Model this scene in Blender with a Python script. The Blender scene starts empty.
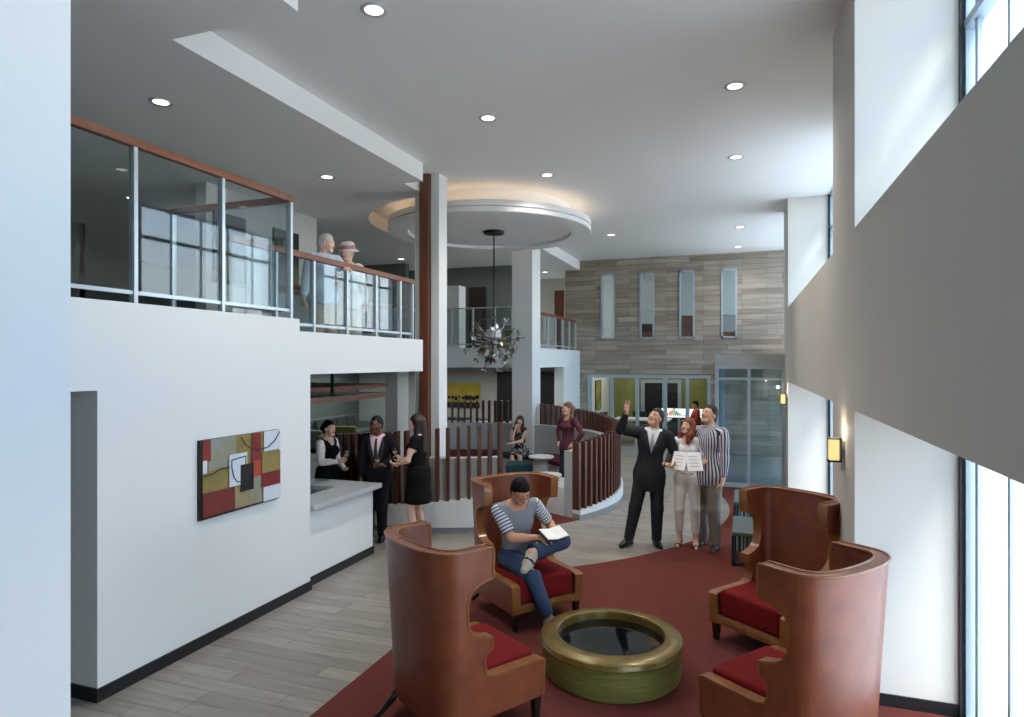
import bpy, bmesh, math, random
import numpy as np
from mathutils import Vector, Matrix

# ---------------------------------------------------------------- camera, sky, exposure
SC = bpy.context.scene
COL = SC.collection
YAW = math.atan(230 / 645)
cam_data = bpy.data.cameras.new('camera')
cam_data.sensor_width = 36.0
cam_data.lens = 645 / 1024 * 36.0
cam_data.shift_y = 3.5 / 1024
cam_data.clip_start = 0.05
cam = bpy.data.objects.new('camera', cam_data)
cam.location = (0, 0, 2.5)
cam.rotation_euler = (math.radians(90), 0, YAW)
COL.objects.link(cam)
SC.camera = cam

SC.view_settings.view_transform = 'Standard'
SC.view_settings.look = 'None'
SC.view_settings.gamma = 1.0
SC.view_settings.use_curve_mapping = False
SC.view_settings.exposure = 0.38
SC.cycles.max_bounces = 10
SC.cycles.diffuse_bounces = 6
SC.cycles.glossy_bounces = 5
SC.cycles.transparent_max_bounces = 24
SC.cycles.sample_clamp_indirect = 4.0
SC.cycles.use_denoising = True

world = bpy.data.worlds.new('world')
SC.world = world
world.use_nodes = True
wn, wl = world.node_tree.nodes, world.node_tree.links
wn.clear()
w_out = wn.new('ShaderNodeOutputWorld')
w_bg = wn.new('ShaderNodeBackground')
w_tc = wn.new('ShaderNodeTexCoord')
w_sep = wn.new('ShaderNodeSeparateXYZ')
w_ramp = wn.new('ShaderNodeValToRGB')
w_ramp.color_ramp.elements[0].position = 0.0
w_ramp.color_ramp.elements[0].color = (0.98, 0.99, 1.0, 1)
w_ramp.color_ramp.elements[1].position = 0.75
w_ramp.color_ramp.elements[1].color = (0.25, 0.42, 0.75, 1)
for p_, c_ in ((0.12, (0.82, 0.91, 1.0, 1)), (0.32, (0.46, 0.68, 0.96, 1))):
    e = w_ramp.color_ramp.elements.new(p_)
    e.color = c_
w_bg.inputs['Strength'].default_value = 5.0
wl.new(w_tc.outputs['Generated'], w_sep.inputs[0])
wl.new(w_sep.outputs['Z'], w_ramp.inputs[0])
wl.new(w_ramp.outputs[0], w_bg.inputs['Color'])
wl.new(w_bg.outputs[0], w_out.inputs[0])


sun_data = bpy.data.lights.new('sun', 'SUN')
sun_data.energy = 8.5
sun_data.angle = math.radians(25)
sun_data.color = (1.0, 0.97, 0.92)
sun = bpy.data.objects.new('sun', sun_data)
sun.rotation_euler = Vector((0.26, -0.50, 0.83)).to_track_quat('Z', 'Y').to_euler()
COL.objects.link(sun)


def area_fill(loc, sx, sy, power, color=(1.0, 0.95, 0.88)):
    """soft fill light added to brighten a side room, no fixture behind it"""
    l = bpy.data.lights.new('room_fill', 'AREA')
    l.shape = 'RECTANGLE'
    l.size, l.size_y, l.energy, l.color = sx, sy, power, color
    o = bpy.data.objects.new('room_fill', l)
    o.location = loc
    COL.objects.link(o)


area_fill((-2.5, 20.3, 2.6), 3.0, 2.4, 30)          # meeting room
area_fill((-2.0, 20.3, 5.2), 4.0, 2.0, 8)          # upper room
area_fill((-6.5, 16.2, 2.2), 3.0, 2.0, 28)          # bar behind the booth
area_fill((-10.2, 15.5, 2.2), 2.6, 3.0, 45, (0.86, 1.0, 0.96))           # lounge
area_fill((-6.5, 15.5, 5.0), 3.0, 1.5, 7)          # gallery


def portal(loc, sx, sz):
    """sky portal in a window opening of the right-hand wall (only guides sampling of the sky)"""
    l = bpy.data.lights.new('window_portal', 'AREA')
    l.shape = 'RECTANGLE'
    l.size, l.size_y = sz, sx
    l.cycles.is_portal = True
    o = bpy.data.objects.new('window_portal', l)
    o.location = loc
    o.rotation_euler = (0, math.radians(90), 0)      # shines towards -X
    COL.objects.link(o)
# ---------------------------------------------------------------- helpers
PI = math.pi
FRAMES = {}


def hexc(h, k=1.0):
    h = h.lstrip('#')
    out = []
    for i in (0, 2, 4):
        c = int(h[i:i + 2], 16) / 255
        c = c / 12.92 if c <= 0.04045 else ((c + 0.055) / 1.055) ** 2.4
        out.append(c * k)
    return tuple(out) + (1.0,)


def mat(name, color, rough=0.6, metal=0.0, spec=0.5, noise=0.0, nscale=8.0, color2=None, bump=0.0, bscale=60.0, stretch=None,
        emit=None, estr=0.0, coat=0.0):
    m = bpy.data.materials.new(name)
    m.use_nodes = True
    n, l = m.node_tree.nodes, m.node_tree.links
    b = n['Principled BSDF']
    col = hexc(color) if isinstance(color, str) else color
    b.inputs['Base Color'].default_value = col
    b.inputs['Roughness'].default_value = rough
    b.inputs['Metallic'].default_value = metal
    b.inputs['Specular IOR Level'].default_value = spec
    if coat:
        b.inputs['Coat Weight'].default_value = coat
        b.inputs['Coat Roughness'].default_value = 0.15
    if emit:
        b.inputs['Emission Color'].default_value = hexc(emit)
        b.inputs['Emission Strength'].default_value = estr
    tc = None
    if color2 or bump:
        tc = n.new('ShaderNodeTexCoord')
        mp = n.new('ShaderNodeMapping')
        if stretch:
            mp.inputs['Scale'].default_value = stretch
        l.new(tc.outputs['Object'], mp.inputs['Vector'])
    if color2:
        t = n.new('ShaderNodeTexNoise')
        t.inputs['Scale'].default_value = nscale
        t.inputs['Detail'].default_value = 6
        l.new(mp.outputs[0], t.inputs['Vector'])
        r = n.new('ShaderNodeValToRGB')
        r.color_ramp.elements[0].position = 0.5 - 0.5 * max(noise, 0.05)
        r.color_ramp.elements[1].position = 0.5 + 0.5 * max(noise, 0.05)
        r.color_ramp.elements[0].color = col
        r.color_ramp.elements[1].color = hexc(color2) if isinstance(color2, str) else color2
        l.new(t.outputs[0], r.inputs[0])
        l.new(r.outputs[0], b.inputs['Base Color'])
    if bump:
        t2 = n.new('ShaderNodeTexNoise')
        t2.inputs['Scale'].default_value = bscale
        t2.inputs['Detail'].default_value = 4
        l.new(mp.outputs[0], t2.inputs['Vector'])
        bp = n.new('ShaderNodeBump')
        bp.inputs['Strength'].default_value = bump
        bp.inputs['Distance'].default_value = 0.01
        l.new(t2.outputs[0], bp.inputs['Height'])
        l.new(bp.outputs[0], b.inputs['Normal'])
    return m


def glass_mat(name, tint, refl0, rough=0.0):
    m = bpy.data.materials.new(name)
    m.use_nodes = True
    n, l = m.node_tree.nodes, m.node_tree.links
    n.remove(n['Principled BSDF'])
    tr = n.new('ShaderNodeBsdfTransparent')
    tr.inputs[0].default_value = tint
    gl = n.new('ShaderNodeBsdfGlossy')
    gl.inputs['Roughness'].default_value = rough
    lw = n.new('ShaderNodeLayerWeight')
    lw.inputs['Blend'].default_value = 0.5
    pw = n.new('ShaderNodeMath')
    pw.operation = 'POWER'
    pw.inputs[1].default_value = 4.0
    l.new(lw.outputs['Facing'], pw.inputs[0])
    mr = n.new('ShaderNodeMapRange')
    mr.inputs['To Min'].default_value = refl0
    mr.inputs['To Max'].default_value = 0.75
    l.new(pw.outputs[0], mr.inputs['Value'])
    mx = n.new('ShaderNodeMixShader')
    l.new(mr.outputs[0], mx.inputs[0])
    l.new(tr.outputs[0], mx.inputs[1])
    l.new(gl.outputs[0], mx.inputs[2])
    l.new(mx.outputs[0], n['Material Output'].inputs[0])
    return m


def block_mat(name, c1, c2, cm, w, h, mortar, axes='xy', rough=0.55, streak=None, bias=0.0, var=0.5):
    """rectangular blocks with per-block tone and long veins"""
    m = bpy.data.materials.new(name)
    m.use_nodes = True
    n, l = m.node_tree.nodes, m.node_tree.links
    b = n['Principled BSDF']
    b.inputs['Roughness'].default_value = rough
    tc = n.new('ShaderNodeTexCoord')
    sp = n.new('ShaderNodeSeparateXYZ')
    cb = n.new('ShaderNodeCombineXYZ')
    l.new(tc.outputs['Object'], sp.inputs[0])
    ax = {'x': 0, 'y': 1, 'z': 2}
    l.new(sp.outputs[ax[axes[0]]], cb.inputs[0])
    l.new(sp.outputs[ax[axes[1]]], cb.inputs[1])
    br = n.new('ShaderNodeTexBrick')
    br.offset = 0.37
    br.offset_frequency = 3
    br.inputs['Scale'].default_value = 1.0
    br.inputs['Brick Width'].default_value = w
    br.inputs['Row Height'].default_value = h
    br.inputs['Mortar Size'].default_value = mortar
    br.inputs['Mortar Smooth'].default_value = 0.2
    br.inputs['Bias'].default_value = bias
    br.inputs['Color1'].default_value = hexc(c1)
    br.inputs['Color2'].default_value = hexc(c2)
    br.inputs['Mortar'].default_value = hexc(cm)
    l.new(cb.outputs[0], br.inputs['Vector'])
    mp = n.new('ShaderNodeMapping')
    mp.inputs['Scale'].default_value = streak or (1.5, 14, 1)
    l.new(cb.outputs[0], mp.inputs['Vector'])
    ns = n.new('ShaderNodeTexNoise')
    ns.inputs['Scale'].default_value = 1.0
    ns.inputs['Detail'].default_value = 7
    l.new(mp.outputs[0], ns.inputs['Vector'])
    mr = n.new('ShaderNodeMapRange')
    mr.inputs['From Min'].default_value = 0.3
    mr.inputs['From Max'].default_value = 0.7
    mr.inputs['To Min'].default_value = 1.0 - var * 0.5
    mr.inputs['To Max'].default_value = 1.0 + var * 0.5
    l.new(ns.outputs[0], mr.inputs['Value'])
    mx = n.new('ShaderNodeVectorMath')
    mx.operation = 'SCALE'
    l.new(br.outputs['Color'], mx.inputs[0])
    l.new(mr.outputs[0], mx.inputs['Scale'])
    l.new(mx.outputs[0], b.inputs['Base Color'])
    bp = n.new('ShaderNodeBump')
    bp.inputs['Strength'].default_value = 0.25
    bp.inputs['Distance'].default_value = 0.004
    l.new(br.outputs['Fac'], bp.inputs['Height'])
    bp.invert = True
    l.new(bp.outputs[0], b.inputs['Normal'])
    return m


class MB:
    """collects shapes in one bmesh and links them as one mesh object"""
    def __init__(self):
        self.bm = bmesh.new()

    def box(self, x0, x1, y0, y1, z0, z1, M=None):
        vs = [(x0, y0, z0), (x1, y0, z0), (x1, y1, z0), (x0, y1, z0), (x0, y0, z1), (x1, y0, z1), (x1, y1, z1), (x0, y1, z1)]
        if M is not None:
            vs = [M @ Vector(v) for v in vs]
        v = [self.bm.verts.new(p) for p in vs]
        for f in ((3, 2, 1, 0), (4, 5, 6, 7), (0, 1, 5, 4), (1, 2, 6, 5), (2, 3, 7, 6), (3, 0, 4, 7)):
            self.bm.faces.new([v[i] for i in f])
        return self

    def prism(self, poly, z0, z1):
        lo = [self.bm.verts.new((x, y, z0)) for x, y in poly]
        hi = [self.bm.verts.new((x, y, z1)) for x, y in poly]
        self.bm.faces.new(lo[::-1])
        self.bm.faces.new(hi)
        n = len(poly)
        for i in range(n):
            j = (i + 1) % n
            self.bm.faces.new((lo[i], lo[j], hi[j], hi[i]))
        return self

    def slabpoly(self, pts, d):
        """closed polygon of 3-D points pushed by vector d"""
        d = Vector(d)
        lo = [self.bm.verts.new(p) for p in pts]
        hi = [self.bm.verts.new(Vector(p) + d) for p in pts]
        self.bm.faces.new(lo[::-1])
        self.bm.faces.new(hi)
        n = len(pts)
        for i in range(n):
            j = (i + 1) % n
            self.bm.faces.new((lo[i], lo[j], hi[j], hi[i]))
        return self

    def tube(self, pts, r, seg=8, cap=True):
        pts = [Vector(p) for p in pts]
        rs = r if isinstance(r, (list, tuple)) else [r] * len(pts)
        rings = []
        up = None
        for i, p in enumerate(pts):
            t = (pts[min(i + 1, len(pts) - 1)] - pts[max(i - 1, 0)]).normalized()
            if up is None:
                up = Vector((0, 0, 1)) if abs(t.z) < 0.9 else Vector((1, 0, 0))
            a = t.cross(up)
            if a.length < 1e-6:
                a = t.orthogonal()
            a.normalize()
            b = a.cross(t).normalized()
            up = b
            rings.append([self.bm.verts.new(p + (a * math.cos(q) + b * math.sin(q)) * rs[i]) for q in [2 * PI * k / seg for k in range(seg)]])
        for i in range(len(rings) - 1):
            for k in range(seg):
                j = (k + 1) % seg
                self.bm.faces.new((rings[i][k], rings[i + 1][k], rings[i + 1][j], rings[i][j]))
        if cap:
            self.bm.faces.new(rings[0])
            self.bm.faces.new(rings[-1][::-1])
        return self

    def lathe(self, prof, c=(0, 0, 0), seg=48):
        """prof: list of (r, z); r = 0 closes to the axis"""
        c = Vector(c)
        rows = []
        for r, z in prof:
            if r < 1e-6:
                rows.append([self.bm.verts.new(c + Vector((0, 0, z)))])
            else:
                rows.append([self.bm.verts.new(c + Vector((r * math.cos(2 * PI * k / seg), r * math.sin(2 * PI * k / seg), z))) for k in range(seg)])
        for a, b in zip(rows, rows[1:]):
            for k in range(seg):
                j = (k + 1) % seg
                f = [a[k % len(a)], a[j % len(a)], b[j % len(b)], b[k % len(b)]]
                g = []
                for v in f:
                    if v not in g:
                        g.append(v)
                if len(g) > 2:
                    self.bm.faces.new(g)
        return self

    def arc(self, c, r0, r1, a0, a1, z0, z1, n=32):
        """part of a ring, angles in degrees; z0 and z1 may be functions of the angle"""
        f0 = z0 if callable(z0) else (lambda a: z0)
        f1 = z1 if callable(z1) else (lambda a: z1)
        rows = []
        for i in range(n + 1):
            a = a0 + (a1 - a0) * i / n
            ca, sa = math.cos(math.radians(a)), math.sin(math.radians(a))
            rows.append([self.bm.verts.new((c[0] + r * ca, c[1] + r * sa, z)) for r, z in ((r0, f0(a)), (r1, f0(a)), (r1, f1(a)), (r0, f1(a)))])
        for p, q in zip(rows, rows[1:]):
            for k in range(4):
                j = (k + 1) % 4
                self.bm.faces.new((p[k], p[j], q[j], q[k]))
        self.bm.faces.new(rows[0])
        self.bm.faces.new(rows[-1][::-1])
        return self

    def build(self, name, m, parent=None, smooth=False, bevel=0.0, world=False, seg=2, auto=None):
        if parent is not None and world:
            self.bm.transform(FRAMES[parent.name].inverted())
        bmesh.ops.recalc_face_normals(self.bm, faces=self.bm.faces)
        me = bpy.data.meshes.new(name)
        self.bm.to_mesh(me)
        self.bm.free()
        me.materials.append(m)
        if smooth:
            me.shade_smooth()
        o = bpy.data.objects.new(name, me)
        COL.objects.link(o)
        if parent is not None:
            o.parent = parent
        if bevel:
            b = o.modifiers.new('bevel', 'BEVEL')
            b.width = bevel
            b.segments = seg
            b.limit_method = 'ANGLE'
            me.shade_smooth()
            w = o.modifiers.new('wn', 'WEIGHTED_NORMAL')
            w.keep_sharp = True
        elif auto:
            me.shade_smooth()
            me.set_sharp_from_angle(angle=math.radians(auto))
        return o


def thing(name, label, cat, loc=(0, 0, 0), rz=0.0, group=None):
    o = bpy.data.objects.new(name, None)
    o.empty_display_size = 0.1
    COL.objects.link(o)
    o.location = loc
    o.rotation_euler = (0, 0, rz)
    FRAMES[o.name] = Matrix.Translation(loc) @ Matrix.Rotation(rz, 4, 'Z')
    return tag(o, label, cat, group)


def tag(o, label, cat, group=None, kind=None):
    o['label'] = label
    o['category'] = cat
    if group:
        o['group'] = group
    if kind:
        o['kind'] = kind
    return o


def struct(o, label=None):
    o['kind'] = 'structure'
    if label:
        o['label'] = label
    return o


def copy_tree(o, parent=None):
    c = o.copy()
    COL.objects.link(c)
    if parent is not None:
        c.parent = parent
    if o.type == 'EMPTY' and parent is None:
        pass
    for ch in [x for x in bpy.data.objects if x.parent == o]:
        copy_tree(ch, c)
    return c


def place(o, loc, rz=0.0):
    o.location = loc
    o.rotation_euler = (0, 0, rz)
    FRAMES[o.name] = Matrix.Translation(loc) @ Matrix.Rotation(rz, 4, 'Z')
    return o


SN, CS = math.sin(YAW), math.cos(YAW)


def ray(u, v):
    a, b = (u - 512) / 645, (362 - v) / 645
    return Vector((-SN + a * CS, CS + a * SN, b))


def at_z(u, v, z):
    d = ray(u, v)
    t = (z - 2.5) / d.z
    return Vector((d.x * t, d.y * t, z))


def at_x(u, v, x):
    d = ray(u, v)
    t = x / d.x
    return Vector((x, d.y * t, 2.5 + d.z * t))


def at_y(u, v, y):
    d = ray(u, v)
    t = y / d.y
    return Vector((d.x * t, y, 2.5 + d.z * t))
# ---------------------------------------------------------------- materials
M = {}
M['wall'] = mat('white_paint', '#E2E4E2', 0.75, spec=0.25, bump=0.05, bscale=180)
M['ceil'] = mat('ceiling_paint', '#F0EFEB', 0.85, spec=0.15)
M['warmwall'] = mat('warm_white_paint', '#CFCBC3', 0.7, spec=0.2, bump=0.05, bscale=120)
M['darkwall'] = mat('slate_paint', '#68706D', 0.8, spec=0.2)
M['greywall'] = mat('grey_paint', '#A9ADAB', 0.8, spec=0.2)
M['base'] = mat('black_skirting', '#14161A', 0.45)
M['wood'] = mat('walnut', '#5A3222', 0.4, color2='#7A4630', noise=0.6, nscale=6, stretch=(1, 1, 0.25))
M['woodrail'] = mat('walnut_rail', '#6B3F2C', 0.38, color2='#84523A', noise=0.6, nscale=5, stretch=(3, 0.6, 3))
M['fin'] = mat('dark_walnut', '#4A2A1C', 0.42, color2='#63392A', noise=0.6, nscale=7, stretch=(2, 2, 0.2))
M['frame'] = mat('pale_aluminium', '#A9B7C2', 0.35, metal=0.35)
M['steel'] = mat('brushed_steel', '#C3CCD2', 0.3, metal=0.6)
M['gasket'] = mat('dark_gasket', '#2B3236', 0.5)
M['winglass'] = glass_mat('window_glass', (0.96, 0.985, 0.99, 1), 0.03)
M['balglass'] = glass_mat('balustrade_glass', (0.86, 0.91, 0.92, 1), 0.045)
M['vestglass'] = glass_mat('vestibule_glass', (0.62, 0.72, 0.75, 1), 0.05)
M['floor'] = block_mat('stone_planks', '#837C74', '#9A938A', '#68635C', 0.95, 0.16, 0.004, 'xy', 0.38, (2.0, 22, 1), var=0.35)
M['stone'] = block_mat('travertine_courses', '#84776A', '#A69A8B', '#6E6357', 1.0, 0.135, 0.005, 'xz', 0.6, (1.2, 18, 1), var=0.45)
M['rug'] = mat('rust_red_carpet', '#602F29', 0.95, spec=0.1, color2='#6A3831', noise=0.5, nscale=40, bump=0.25, bscale=300)
M['green'] = mat('lime_green_paint', '#8A8C54', 0.8, spec=0.2)
M['counter'] = mat('grey_stone_top', '#A2A8AC', 0.3, color2='#B9BFC3', noise=0.5, nscale=30)
M['white'] = mat('white_lacquer', '#DFE3E4', 0.4)
M['black'] = mat('black', '#0E0F11', 0.45)
M['ground'] = mat('pale_paving', '#CBC9C3', 0.9)
M['ebonywall'] = mat('dark_panel', '#241A16', 0.5)
M['lamp'] = mat('lamp_white', '#FFFFFF', 0.5, emit='#FFF6E8', estr=3.0)

# ---------------------------------------------------------------- setting
CEIL, LOWC = 5.45, 5.18
RX, WX = 0.78, 1.50            # inner face of the right-hand wall, window plane
LX = -4.46                     # face of the reception wall
SY = 18.4                      # stone wall
BC = (-5.07, 11.38)            # centre of the round booth
RC = (-4.60, 11.63)            # centre of the ceiling disc

struct(MB().box(-15, 1.62, -4, 23, -0.12, 0).build('floor', M['floor']))
struct(MB().box(1.62, 60, -40, 60, -0.2, -0.06).build('ground_outside', M['ground']))
struct(MB().box(-15, 1.62, -4, 23, CEIL, CEIL + 0.15).build('ceiling', M['ceil']))

# dropped ceiling with the round cut-out
PX = -4.78
pts = [(-15, 4.1), (LX, 4.1), (LX, 8.57), (PX, 8.57)]
r = 2.3
a1 = math.acos((PX - RC[0]) / r)
pts.append((PX, RC[1] - r * math.sin(a1)))
n = 40
for i in range(1, n):
    a = -a1 - (2 * PI - 2 * a1) * i / n
    pts.append((RC[0] + r * math.cos(a), RC[1] + r * math.sin(a)))
pts += [(PX, RC[1] + r * math.sin(a1)), (LX, RC[1] + r * math.sin(a1)), (LX, SY), (-4.9, SY), (-4.9, 22.9), (-15, 22.9)]
mb = MB().prism(pts, LOWC, CEIL)
mb.box(-15, -3.2, -4, 4.1, LOWC, CEIL)
struct(mb.build('ceiling_lower', M['ceil'], auto=40))

# right-hand wall: columns, spandrel between the two rows of windows
BAYS = [(0.2, 5.31), (6.51, 12.6), (13.8, SY)]
PIERS = [(-4.0, 0.2), (5.31, 6.51), (12.6, 13.8)]  # first pier, out of view, lengthened to keep window light off the left pillar
mb = MB()
for y0, y1 in PIERS:
    mb.box(RX, 1.6, y0, y1, 0, CEIL)
struct(mb.build('wall_right_piers', M['warmwall']))
mb = MB()
for y0, y1 in BAYS:
    mb.box(RX if y0 < 13 else 1.42, 1.6, y0, y1, 2.14, 3.486)
struct(mb.build('wall_right_spandrel', M['warmwall']))
struct(MB().box(1.42, 1.6, 6.51, 8.9, 0, CEIL).build('wall_right_infill', M['wall']))
wi = 0
for y0, y1 in BAYS:
    if y0 == 6.51:
        y0 = 8.9
    for z0, z1 in ((0.0, 2.14), (3.486, CEIL)):
        wi += 1
        w = thing('window_%d' % wi, 'window', 'window', (WX, y0, z0))
        del w['label'], w['category']
        w['kind'] = 'structure'
        f = MB()
        d = 0.05
        f.box(WX - 0.04, WX + 0.04, y0, y0 + d, z0, z1).box(WX - 0.04, WX + 0.04, y1 - d, y1, z0, z1)
        f.box(WX - 0.04, WX + 0.04, y0, y1, z0, z0 + d).box(WX - 0.04, WX + 0.04, y0, y1, z1 - d, z1)
        f.box(WX - 0.012, WX + 0.02, y1 - 0.19, y1 - 0.14, z0, z1)
        k = max(1, round((y1 - y0) / 0.72))
        for i in range(1, k):
            y = y1 - (y1 - y0) * i / k
            f.box(WX - 0.014, WX + 0.02, y - 0.02, y + 0.02, z0, z1)
        if z0 > 1:
            f.box(WX - 0.045, WX + 0.045, y0, y1, 4.81, 4.87)
        f.build('window_frame', M['frame'], w, world=True)
        MB().box(WX - 0.07, WX - 0.04, y1 - 0.03, y1, z0, z1).build('gasket', M['gasket'], w, world=True)
        MB().box(WX - 0.006, WX + 0.006, y0, y1, z0, z1).build('glass', M['winglass'], w, world=True)
        portal((WX + 0.1, (y0 + y1) / 2, (z0 + z1) / 2), y1 - y0, z1 - z0)
mb = MB()
for y0, y1 in PIERS:
    mb.box(RX - 0.012, WX - 0.04, y0 - 0.012, y1 + 0.012, 0, 0.1)
struct(mb.build('baseboard_right', M['base']))

# pillar close to the camera on the left, reception wall, back of the hall
struct(MB().box(-3.3, -2.6, 0.9, 1.888, 0, LOWC).build('wall_left_pillar', M['wall']))
struct(MB().box(-7.0, LX, 3.44, 5.92, 0, 2.29).build('wall_left', M['wall']))
struct(MB().box(-7.0, LX + 0.014, 3.426, 5.934, 0, 0.1).build('baseboard_left', M['base']))
struct(MB().box(-15, 1.62, -4.2, -4, -0.1, CEIL).build('wall_behind', M['wall']))
struct(MB().box(-15.2, -15, -4, 23, -0.1, CEIL).build('wall_far_left', M['darkwall']))

# upper floor: slabs, fascias
mb = MB().box(-4.62, LX, -4, 5.92, 2.29, 2.83).box(-4.62, LX, 5.92, 8.57, 2.365, 2.83).box(-4.62, LX, -4, 5.74, 2.83, 2.96)
struct(mb.build('wall_left_fascia', M['wall']))
mb = MB().box(-15, -4.62, -4, 5.92, 2.29, 2.45).box(-15, -4.62, 5.92, 8.57, 2.365, 2.45).box(-15, -7.12, 8.57, 9.05, 2.365, 2.45).box(-15, -7.12, 9.05, 14.02, 2.365, 2.45).box(-15, -4.62, 14.02, SY, 2.37, 2.45)
struct(mb.build('floor_upper', M['greywall']))
mb = MB().box(-7.12, -4.94, 13.9, 14.02, 2.37, 2.83).box(-4.6, LX, 14.46, SY, 2.37, 2.83).box(-7.12, -7.0, 8.57, 13.9, 2.29, 2.83)
mb.box(-7.0, -4.62, 8.45, 8.57, 2.365, 2.83)
struct(mb.build('wall_back_fascia', M['wall']))

# columns
mb = MB().box(-4.60, LX, 9.11, 9.40, 0, CEIL).box(-4.93, -4.79, 9.2, 9.4, 0, CEIL)
struct(mb.build('wall_column_front', M['wall']))
mb = MB().box(-4.76, -4.61, 9.04, 9.28, 0, CEIL).box(-4.80, -4.74, 9.10, 9.25, 0, CEIL)
struct(mb.build('trim_1', M['wood'], bevel=0.01))
struct(MB().box(-4.93, LX + 0.01, 13.83, 14.45, 0, LOWC).build('wall_column_back', M['wall']))
struct(MB().box(-8.32, -7.98, 14.0, 14.55, 0, 2.36).build('wall_column_lounge', M['wall']))

# stone wall with openings
HOLES = [(-4.22, -0.80, 0.0, 2.13)] + [(x - 0.205, x + 0.205, 3.155, 5.035) for x in (-3.635, -2.525, -1.435, -0.33)]
xs = sorted({-4.9, 1.62} | {h[0] for h in HOLES} | {h[1] for h in HOLES})
zs = sorted({0, CEIL} | {h[2] for h in HOLES} | {h[3] for h in HOLES})
mb = MB()
for xa, xb in zip(xs, xs[1:]):
    run = None
    for za, zb in list(zip(zs, zs[1:])) + [(None, None)]:
        solid = za is not None and not any(h[0] <= xa and xb <= h[1] and h[2] <= za and zb <= h[3] for h in HOLES)
        if solid:
            run = (run[0] if run else za, zb)
        elif run:
            mb.box(xa, xb, SY, SY + 0.3, run[0], run[1])
            run = None
struct(mb.build('wall_stone', M['stone']))
for x0, x1, z0, z1 in HOLES[1:]:
    wi += 1
    w = thing('window_%d' % wi, 'slot', 'window', (x0, SY, z0))
    del w['label'], w['category']
    w['kind'] = 'structure'
    d = 0.045
    f = MB().box(x0, x0 + d, SY - 0.03, SY + 0.12, z0, z1).box(x1 - d, x1, SY - 0.03, SY + 0.12, z0, z1)
    f.box(x0, x1, SY - 0.03, SY + 0.12, z0, z0 + d).box(x0, x1, SY - 0.03, SY + 0.12, z1 - d, z1)
    f.build('window_frame', M['frame'], w, world=True)
    MB().box(x0, x1, SY + 0.05, SY + 0.06, z0, z1).build('glass', M['balglass'], w, world=True)

# rooms behind the stone wall
mb = MB().box(-4.9, 1.62, 22.0, 22.2, 2.45, CEIL)
struct(mb.build('wall_upper_room', M['greywall']))
struct(MB().box(-4.9, 1.62, SY + 0.3, 22.0, 2.75, 2.95).build('floor_upper_room', M['greywall']))
struct(MB().box(-4.9, 1.62, 22.0, 22.2, 0, 2.45).build('wall_green', M['green']))
struct(MB().box(-0.8, -0.6, SY + 0.3, 22.0, 0, 2.75).build('wall_green_side', M['green']))
struct(MB().box(-4.5, -4.3, SY + 0.3, 22.0, 0, 2.75).build('wall_meeting_room', M['wall']))
# storefront glazing
w = thing('window_storefront', 'x', 'x', (-4.22, SY, 0))
del w['label'], w['category']
w['kind'] = 'structure'
f = MB()
x0, x1, z1 = -4.22, -0.80, 2.13
f.box(x0 + 0.002, x0 + 0.09, SY - 0.045, SY + 0.105, 0.003, z1 - 0.003).box(x1 - 0.09, x1 - 0.002, SY - 0.045, SY + 0.105, 0.003, z1 - 0.003).box(x0, x1, SY - 0.04, SY + 0.1, z1 - 0.08, z1)
for x in (-3.52, -2.80, -2.02, -1.42):
    f.box(x - 0.045, x + 0.045, SY - 0.045, SY + 0.105, 0.003, z1 - 0.003)
f.box(x0, x1, SY - 0.04, SY + 0.1, 0, 0.06)
f.build('window_frame', M['frame'], w, world=True)
MB().box(x0, x1, SY + 0.03, SY + 0.04, 0, z1).build('glass', M['winglass'], w, world=True)
# framed glass door in the green wall
w = thing('door_1', 'x', 'x', (-3.18, 21.95, 0))
del w['label'], w['category']
w['kind'] = 'structure'
f = MB().box(-3.2, -3.08, 21.9, 22.0, 0, 1.9).box(-2.0, -1.88, 21.9, 22.0, 0, 1.9).box(-3.198, -1.882, 21.905, 22.0, 1.8, 1.897).box(-2.5, -2.38, 21.9, 22.0, 0, 1.8)
f.build('door_frame', M['frame'], w, world=True)
MB().box(-3.08, -2.0, 21.95, 21.99, 0, 1.8).build('door_panel', M['black'], w, world=True)

# glazed vestibule against the right-hand pier
VX0, VX1, VY = -0.51, 0.78, 13.6
w = thing('window_vestibule', 'x', 'x', (VX0, VY, 0))
del w['label'], w['category']
w['kind'] = 'structure'
f = MB().box(VX0, VX1, VY, VY + 0.12, 2.42, 2.66)
f.box(VX0, VX0 + 0.12, VY + 0.12, SY, 2.42, 2.66).box(VX0 + 0.12, VX1, VY + 0.12, SY, 2.60, 2.655)
f.build('canopy', M['greywall'], w, world=True)
f = MB().box(VX0, VX0 + 0.07, VY, VY + 0.1, 0, 2.42).box(VX1 - 0.05, VX1, VY, VY + 0.1, 0, 2.42)
f.box(VX0 + 0.07, VX1 - 0.05, VY + 0.004, VY + 0.08, 2.36, 2.418).box(VX0 + 0.07, VX1 - 0.05, VY + 0.004, VY + 0.08, 2.14, 2.19).box(VX0 + 0.07, VX1 - 0.05, VY + 0.004, VY + 0.08, 0.002, 0.09)
f.box(0.10, 0.16, VY, VY + 0.08, 0, 2.42)
for y in (15.2, 16.8, SY - 0.08):
    f.box(VX0, VX0 + 0.07, y, y + 0.08, 0, 2.42)
f.box(VX0 + 0.004, VX0 + 0.06, VY + 0.1, SY, 0.002, 0.08)
f.build('window_frame', M['frame'], w, world=True)
MB().box(VX0, VX1, VY + 0.03, VY + 0.045, 0, 2.42).box(VX0 + 0.02, VX0 + 0.03, VY + 0.1, SY, 0, 2.42).build('glass', M['vestglass'], w, world=True)

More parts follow.
